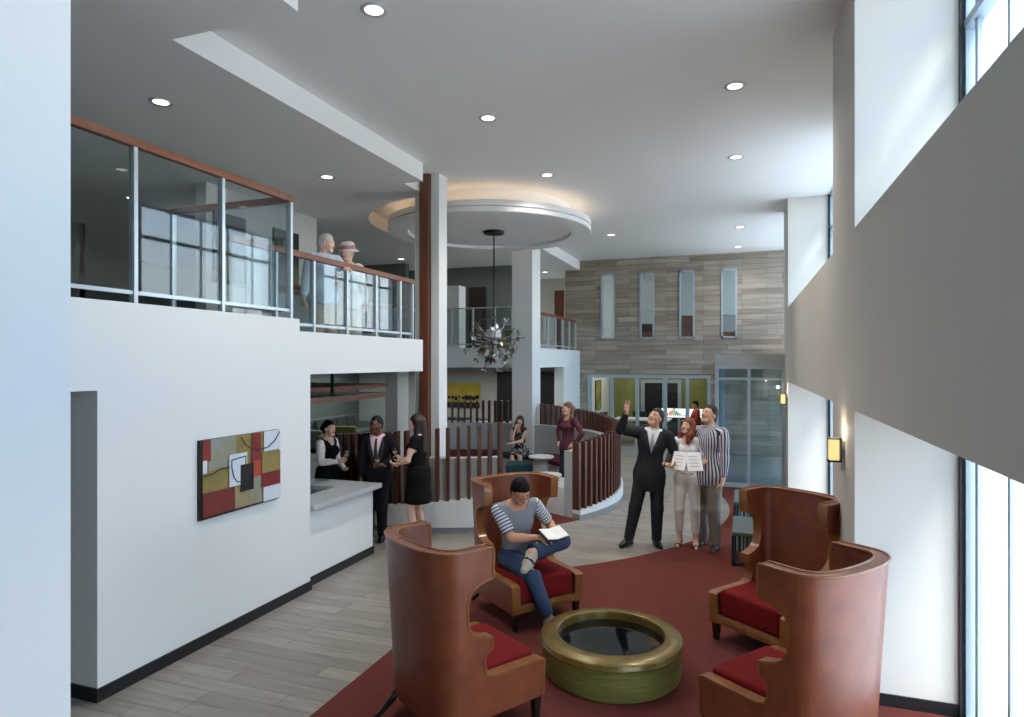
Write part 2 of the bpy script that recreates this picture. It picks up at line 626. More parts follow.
# upper floor rooms on the left
struct(MB().box(-7.7, -7.5, 7.5, 10.15, 2.45, LOWC).build('wall_upper_left', M['warmwall']))
struct(MB().box(-12.2, -12, -4, 9.0, 2.45, LOWC).build('wall_corridor', M['darkwall']))
struct(MB().box(-15, -12, 8.9, 9.0, 2.45, LOWC).build('wall_corridor_end', M['darkwall']))
struct(MB().box(-10.0, -5.6, 16.8, 17.0, 2.45, LOWC).build('wall_gallery', M['darkwall']))
struct(MB().box(-15, -8.6, 15.5, 15.7, 2.45, LOWC).build('wall_gallery_dark', M['darkwall']))
struct(MB().box(-7.25, -6.75, 16.7, 16.8, 2.45, 4.6).build('door_gallery_dark', M['ebonywall']))
struct(MB().box(-6.95, -6.6, 14.6, 15.0, 2.45, 4.4).build('wall_gallery_pillar', M['wall']))
struct(MB().box(-9.2, -4.9, 20.0, 20.2, 2.0, LOWC).build('wall_gallery_end', M['warmwall']))
struct(MB().box(-5.2, -4.92, SY - 0.1, SY, 2.45, 4.6).build('door_gallery', M['wood']))

# ground floor rooms behind the booth
struct(MB().box(-4.72, LX, 16.6, SY, 0, 2.37).build('wall_back_pier', M['wall']))
struct(MB().box(-15, -4.7, 18.2, 18.4, 0, 2.37).build('wall_bar_back', M['greywall']))
struct(MB().box(-6.95, -6.35, 18.15, 18.2, 0, 2.2).build('door_bar', M['black']))
struct(MB().box(-5.9, -4.9, 18.15, 18.2, 0, 2.2).build('door_service', M['black']))
struct(MB().box(-12.0, -11.8, 5, 18.2, 0, 2.29).build('wall_lounge', M['darkwall']))
struct(MB().box(-11.8, -5.6, 14.9, 18.1, 0.0, 0.012).build('floor_lounge_carpet', M['rug']))

# ceiling disc under the round cut-out
D = 4.97
mb = MB().lathe([(0, D + 0.06), (1.55, D + 0.06), (1.57, D), (1.93, D), (1.945, D + 0.015), (1.945, D + 0.075), (1.89, D + 0.08), (1.89, D + 0.10), (1.945, D + 0.105), (1.945, D + 0.2), (1.85, D + 0.22), (0, D + 0.22)], (RC[0], RC[1], 0), 96)
mb.lathe([(1.55, D + 0.22), (1.55, CEIL)], (RC[0], RC[1], 0), 96)
struct(mb.build('ceiling_disc', M['ceil'], auto=35))
mb = MB().lathe([(1.70, D + 0.222), (1.74, D + 0.222), (1.74, D + 0.236), (1.70, D + 0.236), (1.70, D + 0.222)], (RC[0], RC[1], 0), 96)
struct(mb.build('ceiling_cove_strip', mat('cove_strip', '#FFE0B0', emit='#FFDDB8', estr=2.2)))

# recessed downlights
lamp_trim = mat('lamp_trim', '#C9CBCB', 0.4)
spots = [('ceiling near the window piers, nearest the camera', 374, 10, CEIL), ('main ceiling in front of the ceiling disc', 488, 118, CEIL),
         ('main ceiling, nearest of the row along the windows', 735, 86, CEIL), ('main ceiling, second of the row along the windows', 736, 157, CEIL),
         ('main ceiling, third of the row along the windows', 740, 227, CEIL), ('main ceiling, last of the row next to the stone wall', 738, 247, CEIL),
         ('main ceiling beside the right rim of the ceiling disc', 547, 175, CEIL), ('main ceiling just before the leftmost slot window', 611, 235, CEIL),
         ('lower ceiling above the tall glass balustrade', 161, 102, LOWC), ('lower ceiling above the old couple', 327, 177, LOWC),
         ('lower ceiling past the elderly couple, beside the front column', 401, 259, LOWC), ('lower ceiling left of the back column', 518, 258, LOWC),
         ('lower ceiling right of the back column', 545, 272, LOWC), ('lower ceiling deep inside the dark corridor', 132, 198, LOWC)]
dl = None
for where, u, v, z in spots:
    p = at_z(u, v, z)
    if dl is None:
        dl = thing('downlight', '', 'ceiling light', p, 0, 'recessed ceiling downlights')
        MB().lathe([(0.075, -0.002), (0.105, -0.012), (0.115, -0.001), (0.075, -0.001)], seg=28).build('trim_ring', lamp_trim, dl, smooth=True)
        MB().lathe([(0, -0.004), (0.076, -0.004), (0.076, -0.001), (0, -0.001)], seg=28).build('lens', M['lamp'], dl)
        o = dl
    else:
        o = place(copy_tree(dl), p)
    o['label'] = 'round recessed downlight in the ' + where
    l = bpy.data.lights.new('downlight_glow', 'SPOT')
    l.energy = 165 if z == CEIL and u not in (611, 738) else 70 if z == CEIL else 14 if u in (161, 132) else 45
    l.spot_size = math.radians(140)
    l.spot_blend = 1.0
    l.shadow_soft_size = 0.08
    l.color = (1.0, 0.93, 0.84)
    lo = bpy.data.objects.new('downlight_glow', l)
    lo.location = p + Vector((0, 0, -0.03))
    COL.objects.link(lo)
# ---------------------------------------------------------------- carpet, counter, painting
c5 = [(-2.86, -3.0)]
for i in range(33):
    a = math.radians(-63.06 + (22.5 + 63.06) * i / 32)
    c5.append((BC[0] + 4.88 * math.cos(a), BC[1] + 4.88 * math.sin(a)))
c5 += [(-0.42, 13.55), (0.77, 13.55), (0.77, 12.6), (1.44, 12.6), (1.44, 6.51), (0.77, 6.51), (0.77, 5.31), (1.44, 5.31), (1.44, -3.0)]
tag(MB().prism(c5, 0, 0.012).build('carpet', M['rug']), 'rust red fitted carpet with a curved edge under the wing chairs', 'carpet')
ring_c = [(BC[0] + 2.99 * math.cos(2 * PI * i / 72), BC[1] + 2.99 * math.sin(2 * PI * i / 72)) for i in range(72)]
tag(MB().prism(ring_c, 0, 0.010).build('carpet', M['rug']), 'round rust red carpet inside the slatted booth, showing at its entrance', 'carpet')

t = thing('reception_counter', 'white reception counter with a grey stone top at the end of the painting wall', 'counter', (-4.9, 6.6, 0))
mb = MB().box(-4.76, -4.54, 5.94, 7.32, 0.0, 0.86).box(-5.6, -4.76, 7.1, 7.32, 0, 0.86)
mb.build('front_panel', M['wall'], t, world=True)
top = [(-4.43, 5.94), (-4.43, 7.37), (-5.7, 7.37), (-5.7, 6.95), (-4.86, 6.95), (-4.86, 5.94)]
MB().prism(top, 0.86, 0.92).build('stone_top', M['counter'], t, world=True, bevel=0.006)
MB().box(-5.55, -4.77, 5.95, 7.09, 0.70, 0.74).build('work_surface', M['counter'], t, world=True)
MB().box(-4.77, -4.528, 5.94, 7.332, 0.0, 0.1).build('plinth', M['base'], t, world=True)

# abstract painting on the reception wall: blocks of paint of its own on a dark-edged canvas
PA0, PA1 = at_x(197, 439, LX), at_x(280, 430, LX)
PB0, PB1 = at_x(197, 521, LX), at_x(280, 497, LX)
pz0, pz1 = (PB0.z + PB1.z) / 2, (PA0.z + PA1.z) / 2
py0, py1 = PA0.y, PA1.y - 0.05
t = thing('abstract_painting', 'wide abstract painting of ochre, red and white blocks on the reception wall', 'painting', (LX, (py0 + py1) / 2, pz0))
MB().box(LX, LX + 0.03, py0, py1, pz0, pz1).build('canvas', M['black'], t, world=True)
paints = {'ochre': mat('paint_ochre', '#93803F', 0.55, color2='#7C7044', noise=0.5, nscale=9), 'grey': mat('paint_grey', '#8A9490', 0.55, color2='#8C8660', noise=0.5, nscale=8),
          'red': mat('paint_red', '#8E2A22', 0.5, color2='#6B1C1C', noise=0.5, nscale=8), 'maroon': mat('paint_maroon', '#6A2422', 0.55, color2='#7C3028', noise=0.5, nscale=9),
          'orange': mat('paint_orange', '#B4492C', 0.5, color2='#9A3826', noise=0.5, nscale=8), 'white': mat('paint_white', '#D5DEE6', 0.5, color2='#C2CBD2', noise=0.5, nscale=9),
          'tan': mat('paint_tan', '#A98F6C', 0.55, color2='#8F8466', noise=0.5, nscale=8), 'black': mat('paint_black', '#0D0D0F', 0.5), 'crimson': mat('paint_crimson', '#5E1018', 0.5, color2='#8A1C20', noise=0.6, nscale=8)}
blocks = [('ochre', 0.03, 1, 0.03, 1), ('grey', 0.10, 0.42, 0.60, 1.0), ('red', 0.03, 0.12, 0.72, 1.0), ('white', 0.03, 0.075, 0.56, 0.74), ('ochre', 0.03, 0.32, 0.34, 0.58),
          ('maroon', 0.03, 0.39, 0.03, 0.33), ('tan', 0.40, 0.58, 0.03, 0.34), ('grey', 0.58, 0.74, 0.03, 0.42), ('red', 0.61, 0.73, 0.56, 1.0), ('orange', 0.63, 0.73, 0.40, 0.62),
          ('white', 0.77, 1.0, 0.72, 1.0), ('ochre', 0.74, 1.0, 0.36, 0.70), ('crimson', 0.73, 1.0, 0.22, 0.42), ('white', 0.76, 1.0, 0.02, 0.22), ('white', 0.32, 0.54, 0.34, 0.76), ('black', 0.455, 0.625, 0.24, 0.60)]
for i, (cn, a, b, c, d) in enumerate(blocks):
    ya, yb, za, zb = py0 + (py1 - py0) * a, py0 + (py1 - py0) * b, pz0 + (pz1 - pz0) * c, pz0 + (pz1 - pz0) * d
    x = LX + 0.03 + 0.0012 * i
    MB().box(x, x + 0.002, ya, yb, za, zb).build('paint_block', paints[cn], t, world=True)
q = lambda a, c: (LX + 0.052, py0 + (py1 - py0) * a, pz0 + (pz1 - pz0) * c)
mb = MB()
mb.tube([q(a, c) for a, c in ((0.46, 0.97), (0.52, 0.86), (0.60, 0.79), (0.70, 0.76), (0.82, 0.78), (0.92, 0.86), (0.98, 0.97))], 0.005, 5)
mb.tube([q(a, c) for a, c in ((0.03, 0.55), (0.12, 0.56), (0.22, 0.61), (0.32, 0.60))], 0.005, 5)
mb.tube([q(a, c) for a, c in ((0.52, 0.60), (0.52, 0.71), (0.345, 0.69), (0.345, 0.58), (0.37, 0.46), (0.41, 0.39), (0.46, 0.38))], 0.005, 5)
mb.build('drawn_line', M['black'], t, world=True)

# ---------------------------------------------------------------- glass balustrades of the upper floor
def balustrade(name, label, p0, p1, zc, zb, zt, posts, gap=0.09, rail=(0.06, 0.07), group=None, railmat='woodrail'):
    """straight guard from p0 to p1 (plan), kerb top zc, bottom bar zb, handrail top zt"""
    p0, p1 = Vector((p0[0], p0[1], 0)), Vector((p1[0], p1[1], 0))
    L = (p1 - p0).length
    t = thing(name, label, 'balustrade', (p0.x, p0.y, zc), math.atan2(p1.y - p0.y, p1.x - p0.x), group)
    h = zt - zc
    MB().box(0, L, -rail[0] / 2, rail[0] / 2, h - rail[1], h).build('handrail', M[railmat], t, bevel=0.008)
    MB().box(0, L, -0.015, 0.015, zb - zc - 0.03, zb - zc).build('bottom_rail', M['steel'], t)
    for s in posts:
        MB().box(s - 0.018, s + 0.018, -0.03, 0.03, 0, h - rail[1]).build('post', M['steel'], t, bevel=0.003)
    ends = [0.0] + [s for s in posts if 0.1 < s < L - 0.1] + [L]
    for a, b in zip(ends, ends[1:]):
        MB().box(a + 0.02, b - 0.02, -0.006, 0.006, zb - zc, h - rail[1]).build('glass_panel', M['balglass'], t)
    return t


balustrade('balustrade', 'tall glass balustrade with a brown handrail on the raised ledge above the painting wall', (LX - 0.05, 1.0), (LX - 0.05, 5.68), 2.96, 3.06, 4.26, [0.95, 1.87, 2.78, 3.69, 4.64])
balustrade('balustrade', 'short glass return with a brown handrail behind the right end of the tall balustrade', (LX - 0.08, 5.66), (LX - 1.75, 5.66), 2.96, 3.06, 4.26, [1.6])
balustrade('balustrade', 'lower glass balustrade with a brown handrail that the old couple lean on', (LX - 0.14, 4.9), (LX - 0.14, 8.52), 2.83, 2.93, 3.72, [0.62, 1.25, 1.9, 2.57, 3.22, 3.58], gap=0.1)
balustrade('balustrade', 'glass balustrade with a thin steel rail behind the chandelier', (-7.05, 13.96), (-4.95, 13.96), 2.83, 2.93, 3.78, [0.02, 0.55, 1.1, 1.65, 2.08], rail=(0.04, 0.03), railmat='steel')
balustrade('balustrade', 'glass balustrade with a brown handrail between the back column and the stone wall', (LX - 0.05, 14.5), (LX - 0.05, 18.1), 2.83, 2.93, 3.70, [0.05, 0.75, 1.45, 2.15, 2.85, 3.55])
balustrade('balustrade', 'glass balustrade with a brown handrail crossing the gallery left of the chandelier', (-7.06, 8.7), (-7.06, 13.8), 2.83, 2.93, 3.72, [0.1, 1.0, 1.9, 2.8, 3.7, 4.25])
balustrade('balustrade', 'glass balustrade with a brown handrail just left of the front column, seen end on', (-7.0, 8.52), (-4.85, 8.52), 2.83, 2.93, 3.72, [0.6, 1.2, 1.8])

# dark canvases on the upper wall
cv_dark = mat('canvas_dark', '#17150F', 0.6, color2='#2A2417', noise=0.5, nscale=5)
cv_green = mat('canvas_green', '#4A5230', 0.6, color2='#66663A', noise=0.5, nscale=6)
cv_rust = mat('canvas_rust', '#4E2A1A', 0.6, color2='#33251A', noise=0.5, nscale=6)
for y0, lab in ((7.62, 'tall dark canvas with green and rust bands seen through the tall glass balustrade'), (8.93, 'tall dark canvas with a green lower half hanging beside the old couple')):
    t = thing('canvas_painting', lab, 'painting', (-7.5, y0, 3.7))
    MB().box(-7.5, -7.46, y0, y0 + 0.65, 3.70, 4.78).build('canvas', cv_dark, t, world=True)
    MB().box(-7.46, -7.457, y0 + 0.02, y0 + 0.63, 3.78, 4.22).build('green_band', cv_green, t, world=True)
    MB().box(-7.46, -7.456, y0 + 0.02, y0 + 0.63, 4.18, 4.30).build('rust_band', cv_rust, t, world=True)

# ---------------------------------------------------------------- round slatted booth
def ftop(a):
    """top of the fins: the screens climb like a spiral"""
    if a < -40:
        return 1.36 + 0.24 * (a + 112) / 57.5
    return 1.22 + 0.37 * min(a + 28.5, 120) / 120


M['plinth'] = mat('booth_white', '#D9DCDC', 0.6)
M['kick'] = mat('grey_kick', '#8B8E8C', 0.6)
M['seat_red'] = mat('maroon_seat', '#5C1D1E', 0.8)
M['seat_teal'] = mat('teal_seat', '#12474E', 0.8)
M['booth_wall'] = mat('booth_grey', '#B4B8B8', 0.7)


def booth_screen(label, a0, a1, am):
    t = thing('slatted_screen', label, 'screen', (BC[0] + 3.1 * math.cos(math.radians(am)), BC[1] + 3.1 * math.sin(math.radians(am)), 0))
    MB().arc(BC, 2.865, 3.05, a0, a1, 0.09, lambda a: ftop(a) - 1.07, 64).build('plinth', M['plinth'], t, world=True, auto=40)
    MB().arc(BC, 2.865, 3.03, a0, a1, 0, 0.09, 64).build('kick_board', M['kick'], t, world=True, auto=40)
    MB().arc(BC, 2.69, 2.864, a0, a1, 0, 1.07, 64).build('parapet', M['booth_wall'], t, world=True, auto=40)
    step = 0.145 / 2.94 * 180 / PI
    n = int((a1 - a0) / step)
    for i in range(n):
        a = a0 + 0.6 + i * (a1 - a0 - 1.2) / (n - 1)
        R = Matrix.Translation((BC[0], BC[1], 0)) @ Matrix.Rotation(math.radians(a), 4, 'Z')
        MB().box(2.868, 3.005, -0.024, 0.024, ftop(a) - 1.085, ftop(a), R).build('fin', M['fin'], t, world=True)
    return t


booth_screen('curved screen of dark wood fins on a white plinth left of the booth entrance', -107, -54.5, -80)
booth_screen('curved screen of dark wood fins stepping up from the right of the booth entrance', -28.5, 128, 0)


def banquette(label, am, segs):
    t = thing('banquette', label, 'bench', (BC[0] + 2.3 * math.cos(math.radians(am)), BC[1] + 2.3 * math.sin(math.radians(am)), 0.01))
    for b0, b1, c, ro in segs:
        MB().arc(BC, 2.03, ro, b0, b1, 0.01, 0.38, 24).build('base', M['plinth'], t, world=True, auto=40)
        MB().arc(BC, 2.0, ro - 0.005, b0 + 0.3, b1 - 0.3, 0.38, 0.46, 16).build('seat_cushion', M[c], t, world=True, auto=40)
    return t


banquette('curved white banquette with maroon and teal cushions behind the left screen', -95, [(-107, -97, 'seat_teal', 2.685), (-97, -86, 'seat_red', 2.685)])
banquette('curved white banquette with maroon and teal cushions along the right and back of the booth', 20,
          [(-28.5, -9, 'white', 2.685), (16, 40, 'seat_red', 2.685), (40, 70, 'seat_red', 2.685), (70, 93, 'seat_teal', 2.42), (93, 128, 'seat_red', 2.685)])


def pedestal_table(label, x, y, h):
    t = thing('pedestal_table', label, 'side table', (x, y, 0.01))
    MB().lathe([(0, h - 0.04), (0.25, h - 0.04), (0.26, h - 0.02), (0.25, h), (0, h)], seg=40).build('table_top', M['white'], t, auto=35)
    MB().box(-0.11, 0.11, -0.11, 0.11, 0.02, h - 0.04).build('pedestal', M['plinth'], t, bevel=0.008)
    MB().box(-0.16, 0.16, -0.16, 0.16, 0, 0.03).build('base', M['plinth'], t, bevel=0.006)


p = at_z(538, 456, 0.62)
pedestal_table('round white pedestal table beside the seated woman in the booth', p.x + 0.05, p.y + 0.05, 0.61)
p = at_z(547, 474, 0.56)
pedestal_table('round white pedestal table nearer the booth entrance, above the chair back', p.x, p.y, 0.55)
p = at_z(522, 461, 0.44)
t = thing('ottoman', 'teal cube ottoman in front of the seated woman in the booth', 'ottoman', (p.x + 0.02, p.y - 0.22, 0.01), 0.3)
MB().box(-0.27, 0.27, -0.27, 0.27, 0.06, 0.43).build('seat', M['seat_teal'], t, bevel=0.035, seg=3)
MB().box(-0.22, 0.22, -0.22, 0.22, 0, 0.06).build('base', M['black'], t)

# ---------------------------------------------------------------- leather wing chairs
M['leather'] = mat('brown_leather', '#8E4E30', 0.36, spec=0.45, color2='#6C3426', noise=0.75, nscale=7, bump=0.15, bscale=70, coat=0.12)
M['trim'] = mat('chestnut_trim', '#94602F', 0.3, spec=0.5, color2='#7A4724', noise=0.5, nscale=9, coat=0.3)
M['redseat'] = mat('red_upholstery', '#6E1416', 0.85, spec=0.15, color2='#7A181A', noise=0.4, nscale=30, bump=0.15, bscale=220)
M['ebony'] = mat('ebony', '#1B1310', 0.35)
PROF = [(0.16, -0.45), (0.30, -0.45), (0.412, -0.45), (0.422, -0.42), (0.426, -0.02), (0.45, 0.04), (0.50, 0.06), (0.56, 0.07), (0.60, 0.05), (0.612, 0.012), (0.65, 0.008), (0.69, 0.008),
        (0.70, 0.06), (0.72, 0.115), (0.75, 0.165), (0.80, 0.198), (0.88, 0.21), (0.97, 0.208), (1.02, 0.19), (1.05, 0.155), (1.072, 0.10), (1.082, 0.055), (1.086, 0.018), (1.12, 0.014), (1.20, 0.014), (1.262, 0.014), (1.285, 0.025)]
TH = 0.075


def chair_row(z, yf, off):
    """plan path of the shell at height z, offset inwards by off, as (x, y) from the right front round the back to the left front"""
    w = 0.39 + 0.045 * (z - 0.16) / 1.13 - off
    b = 0.16 + 0.075 * (z - 0.16) / 1.13 - off
    y1 = 0.22
    pts = [(w, yf + (y1 - yf) * i / 7) for i in range(7)]
    for i in range(33):
        q = PI * i / 32
        c, s = math.cos(q), math.sin(q)
        e = 2 / 2.5
        pts.append((w * math.copysign(abs(c) ** e, c), y1 + b * abs(s) ** e))
    pts += [(-w, yf + (y1 - yf) * (6 - i) / 7) for i in range(7)]
    return pts


def wing_chair(label, loc, rz):
    t = thing('wing_chair', label, 'armchair', loc, rz, 'leather wing chairs round the low table')
    mb = MB()
    bm = mb.bm
    O, I = [], []
    for z, yf in PROF:
        crown = 0.0
        O.append([bm.verts.new((x, y, z)) for x, y in chair_row(z, yf, 0)])
        I.append([bm.verts.new((x, y, z)) for x, y in chair_row(z, yf, TH)])
    n = len(O[0])
    for a, b, flip in [(O[k], O[k + 1], 0) for k in range(len(O) - 1)] + [(I[k], I[k + 1], 1) for k in range(len(I) - 1)]:
        for i in range(n - 1):
            f = (a[i], a[i + 1], b[i + 1], b[i])
            bm.faces.new(f[::-1] if flip else f)
    for i in range(n - 1):
        bm.faces.new((O[-1][i], O[-1][i + 1], I[-1][i + 1], I[-1][i]))
        bm.faces.new((O[0][i + 1], O[0][i], I[0][i], I[0][i + 1]))
    for e in (0, n - 1):
        for k in range(len(O) - 1):
            bm.faces.new((O[k][e], I[k][e], I[k + 1][e], O[k + 1][e]))
    mb.build('shell', M['leather'], t, auto=50)
    # chestnut facing along both front edges and over the top
    for s in (1, -1):
        mb = MB()
        rows = []
        for k, (z, yf) in enumerate(PROF):
            xo, xi = chair_row(z, yf, -0.006)[0][0] * s, chair_row(z, yf, TH + 0.006)[0][0] * s
            za = PROF[max(k - 1, 0)]
            zb = PROF[min(k + 1, len(PROF) - 1)]
            d = Vector((0, zb[1] - za[1], zb[0] - za[0])).normalized()
            nrm = Vector((0, -d.z, d.y))
            p = Vector((0, yf, z))
            f, bk = p + nrm * 0.008, p - nrm * 0.006
            rows.append([mb.bm.verts.new(v) for v in ((xo, bk.y, bk.z), (xo, f.y, f.z), (xi, f.y, f.z), (xi, bk.y, bk.z))])
        for a, b in zip(rows, rows[1:]):
            for i in range(3):
                mb.bm.faces.new((a[i], a[i + 1], b[i + 1], b[i]))
        mb.build('edge_trim', M['trim'], t, auto=40)
    z = PROF[-1][0]
    o, i_ = chair_row(z, PROF[-1][1], -0.004), chair_row(z, PROF[-1][1], TH + 0.004)
    mb = MB()
    mb.tube([(x, y, z + 0.002) for x, y in o], 0.008, 6)
    mb.tube([(x, y, z + 0.002) for x, y in i_], 0.008, 6)
    mb.build('top_piping', M['trim'], t, smooth=True)
    mb = MB().box(-0.315, 0.315, -0.452, -0.40, 0.16, 0.235).box(-0.318, 0.318, -0.458, -0.45, 0.178, 0.216)
    mb.build('front_rail', M['trim'], t, bevel=0.006)
    MB().box(-0.305, 0.305, -0.40, 0.30, 0.16, 0.22).build('seat_deck', M['ebony'], t)
    # cushion with a soft crown, following the barrel back
    mb = MB()
    poly = [(0.305, -0.435), (0.305, 0.18)] + [(0.305 * math.copysign(abs(math.cos(q)) ** 0.8, math.cos(q)), 0.20 + 0.12 * abs(math.sin(q)) ** 0.8) for q in [PI * k / 12 for k in range(1, 12)]] + [(-0.305, 0.18), (-0.305, -0.435)]
    mb.prism(poly, 0.238, 0.462)
    mb.build('seat_cushion', M['redseat'], t, bevel=0.03, seg=3)
    for sx in (1, -1):
        mb = MB()
        vs = [mb.bm.verts.new((sx * (0.350 + dx * w), -0.415 + dy * w, zz)) for zz, w in ((0.165, 0.03), (0, 0.02)) for dx, dy in ((-1, -1), (1, -1), (1, 1), (-1, 1))]
        for f in ((0, 1, 2, 3), (7, 6, 5, 4), (0, 4, 5, 1), (1, 5, 6, 2), (2, 6, 7, 3), (3, 7, 4, 0)):
            mb.bm.faces.new([vs[i] for i in f])
        mb.build('leg', M['ebony'], t)
    for sx in (1, -1):
        MB().tube([(sx * 0.27, 0.33, 0.18), (sx * 0.285, 0.37, 0.12), (sx * 0.305, 0.43, 0.05), (sx * 0.32, 0.49, 0.0)], [0.028, 0.025, 0.02, 0.018], 8).build('leg', M['ebony'], t, smooth=True)
    return t


R_ = math.radians
wing_chair('brown leather wing chair nearest on the left, its tall back turned to the viewer', (-1.88, 4.15, 0.012), R_(148))
wing_chair('brown leather wing chair in which the man in the striped sleeves sits', (-2.08, 6.16, 0.012), R_(51))
wing_chair('brown leather wing chair by the window pier, its empty red seat facing the low table', (0.315, 6.19, 0.012), R_(-37.6))
wing_chair('brown leather wing chair at the front right, its rounded back covering the chair behind', (0.335, 4.485, 0.012), R_(-126.4))

# ---------------------------------------------------------------- low round table
M['brass'] = mat('olive_wood', '#55562A', 0.42, metal=0.05, color2='#807C40', noise=0.5, nscale=3.5, stretch=(1, 1, 14), coat=0.2)
M['brasstop'] = mat('gilded_rim', '#4E4A1C', 0.32, metal=0.3, color2='#86682A', noise=0.5, nscale=7, coat=0.2)
t = thing('drum_table', 'low round olive brass drum table with a black glass centre', 'coffee table', (-1.0, 5.19, 0.012))
MB().lathe([(0.40, 0), (0.535, 0), (0.548, 0.012), (0.556, 0.05), (0.556, 0.232), (0.40, 0.232)], seg=96).build('drum', M['brass'], t, auto=40)
MB().lathe([(0.555, 0.234), (0.568, 0.238), (0.572, 0.248), (0.566, 0.254), (0.566, 0.280), (0.560, 0.286), (0.436, 0.308), (0.428, 0.304), (0.426, 0.296), (0.426, 0.21), (0.40, 0.21)], seg=96).build('rim', M['brasstop'], t, auto=50)
MB().lathe([(0, 0.236), (0.427, 0.236), (0.427, 0.22), (0, 0.22)], seg=96).build('glass_top', mat('black_glass', '#07080A', 0.04, spec=0.6), t)

# ---------------------------------------------------------------- striped benches by the vestibule
def stripe_mat():
    m = bpy.data.materials.new('striped_fabric')
    m.use_nodes = True
    n, l = m.node_tree.nodes, m.node_tree.links
    b = n['Principled BSDF']
    b.inputs['Roughness'].default_value = 0.85
    tc = n.new('ShaderNodeTexCoord')
    sp = n.new('ShaderNodeSeparateXYZ')
    l.new(tc.outputs['Object'], sp.inputs[0])
    ad = n.new('ShaderNodeMath')
    ad.operation = 'ADD'
    l.new(sp.outputs[0], ad.inputs[0])
    l.new(sp.outputs[1], ad.inputs[1])
    mu = n.new('ShaderNodeMath')
    mu.operation = 'MULTIPLY'
    mu.inputs[1].default_value = 5.6
    l.new(ad.outputs[0], mu.inputs[0])
    fr = n.new('ShaderNodeMath')
    fr.operation = 'FRACT'
    l.new(mu.outputs[0], fr.inputs[0])
    r = n.new('ShaderNodeValToRGB')
    r.color_ramp.interpolation = 'CONSTANT'
    cols = ['#0F2A38', '#7C9AA0', '#15303C', '#8A7A4A', '#1A4A5E', '#0F2A38', '#6C8A6A', '#14303E', '#9AA6A4', '#123040']
    r.color_ramp.elements[0].color = hexc(cols[0])
    r.color_ramp.elements[1].position = 0.1
    r.color_ramp.elements[1].color = hexc(cols[1])
    for i in range(2, 10):
        e = r.color_ramp.elements.new(i / 10)
        e.color = hexc(cols[i])
    l.new(fr.outputs[0], r.inputs[0])
    l.new(r.outputs[0], b.inputs['Base Color'])
    return m


M['stripes'] = stripe_mat()
M['benchgrey'] = mat('grey_ribbed_fabric', '#4C5452', 0.9, color2='#59615F', noise=0.5, nscale=20, stretch=(1, 14, 1))
M['benchframe'] = mat('dark_blue_frame', '#1C2C38', 0.5)
for lab, y0, y1 in (('grey topped bench with a striped band, nearer of the two by the glazed vestibule', 8.33, 9.22), ('grey topped bench with a striped band, farther of the two by the glazed vestibule', 10.15, 11.15)):
    t = thing('bench', lab, 'bench', (0.25, (y0 + y1) / 2, 0.012))
    MB().box(-0.12, 0.66, y0, y1, 0.37, 0.425).build('seat_pad', M['benchgrey'], t, world=True, bevel=0.015)
    MB().box(-0.11, 0.65, y0 + 0.01, y1 - 0.01, 0.19, 0.37).build('striped_band', M['stripes'], t, world=True, bevel=0.006)
    for x in (-0.12, 0.63):
        for y in (y0, y1 - 0.035):
            MB().box(x, x + 0.035, y, y + 0.035, 0.012, 0.37).build('leg', M['benchframe'], t, world=True)
    MB().box(-0.12, 0.66, y0 + 0.005, y0 + 0.03, 0.015, 0.045).box(-0.12, 0.66, y1 - 0.03, y1 - 0.005, 0.015, 0.045).box(-0.115, -0.09, y0, y1, 0.015, 0.045).build('floor_rail', M['benchframe'], t, world=True)

# ---------------------------------------------------------------- wall lamps
for lab, y, z in (('brass wall lamp with a glowing frosted shade on the front window pier', 5.85, 1.78), ('brass wall lamp with a glowing frosted shade on the far window pier', 12.78, 1.82)):
    t = thing('wall_lamp', lab, 'wall lamp', (RX, y, z))
    MB().box(RX - 0.02, RX, y - 0.03, y + 0.03, z - 0.16, z + 0.02).build('back_plate', M['steel'], t, world=True, bevel=0.004)
    MB().box(RX - 0.12, RX - 0.02, y - 0.04, y + 0.04, z - 0.095, z - 0.08).box(RX - 0.12, RX - 0.02, y - 0.04, y + 0.04, z + 0.09, z + 0.10).box(RX - 0.03, RX - 0.02, y - 0.05, y + 0.05, z - 0.09, z + 0.1).build('bracket', M['gasket'], t, world=True)
    MB().box(RX - 0.11, RX - 0.035, y - 0.035, y + 0.035, z - 0.08, z + 0.09).build('lamp_shade', mat('lamp_glow', '#E8C890', emit='#FFD890', estr=0.75), t, world=True, bevel=0.008)
    l = bpy.data.lights.new('wall_lamp_glow', 'POINT')
    l.energy, l.color, l.shadow_soft_size = 1.6, (1, 0.82, 0.58), 0.04
    lo = bpy.data.objects.new('wall_lamp_glow', l)
    lo.location = (RX - 0.075, y, z + 0.16)
    COL.objects.link(lo)

# ---------------------------------------------------------------- chandelier
rnd = random.Random(5)
CX, CY, CZ = RC[0] + 0.07, RC[1] + 0.03, 2.87
t = thing('chandelier', 'spiky metal petal chandelier hanging on a black rod from the ceiling disc', 'chandelier', (CX, CY, CZ))
MB().lathe([(0, 2.17), (0.20, 2.17), (0.21, 2.15), (0.19, 2.11), (0, 2.10)], seg=40).build('canopy', M['black'], t, auto=40)
MB().tube([(0, 0, 2.07), (0, 0, 0.1)], 0.014, 8).build('rod', M['black'], t, smooth=True)
M['petal'] = mat('aged_silver_leaf', '#8A8470', 0.28, metal=0.75, color2='#6C6654', noise=0.6, nscale=9)
M['petalbright'] = mat('bright_silver_leaf', '#D8DADA', 0.2, metal=0.6)
MB().lathe([(0, 0.26), (0.13, 0.26), (0.15, 0.24), (0.15, 0.10), (0.10, 0.06), (0, 0.06)], seg=24).build('bowl', M['petalbright'], t, auto=40)
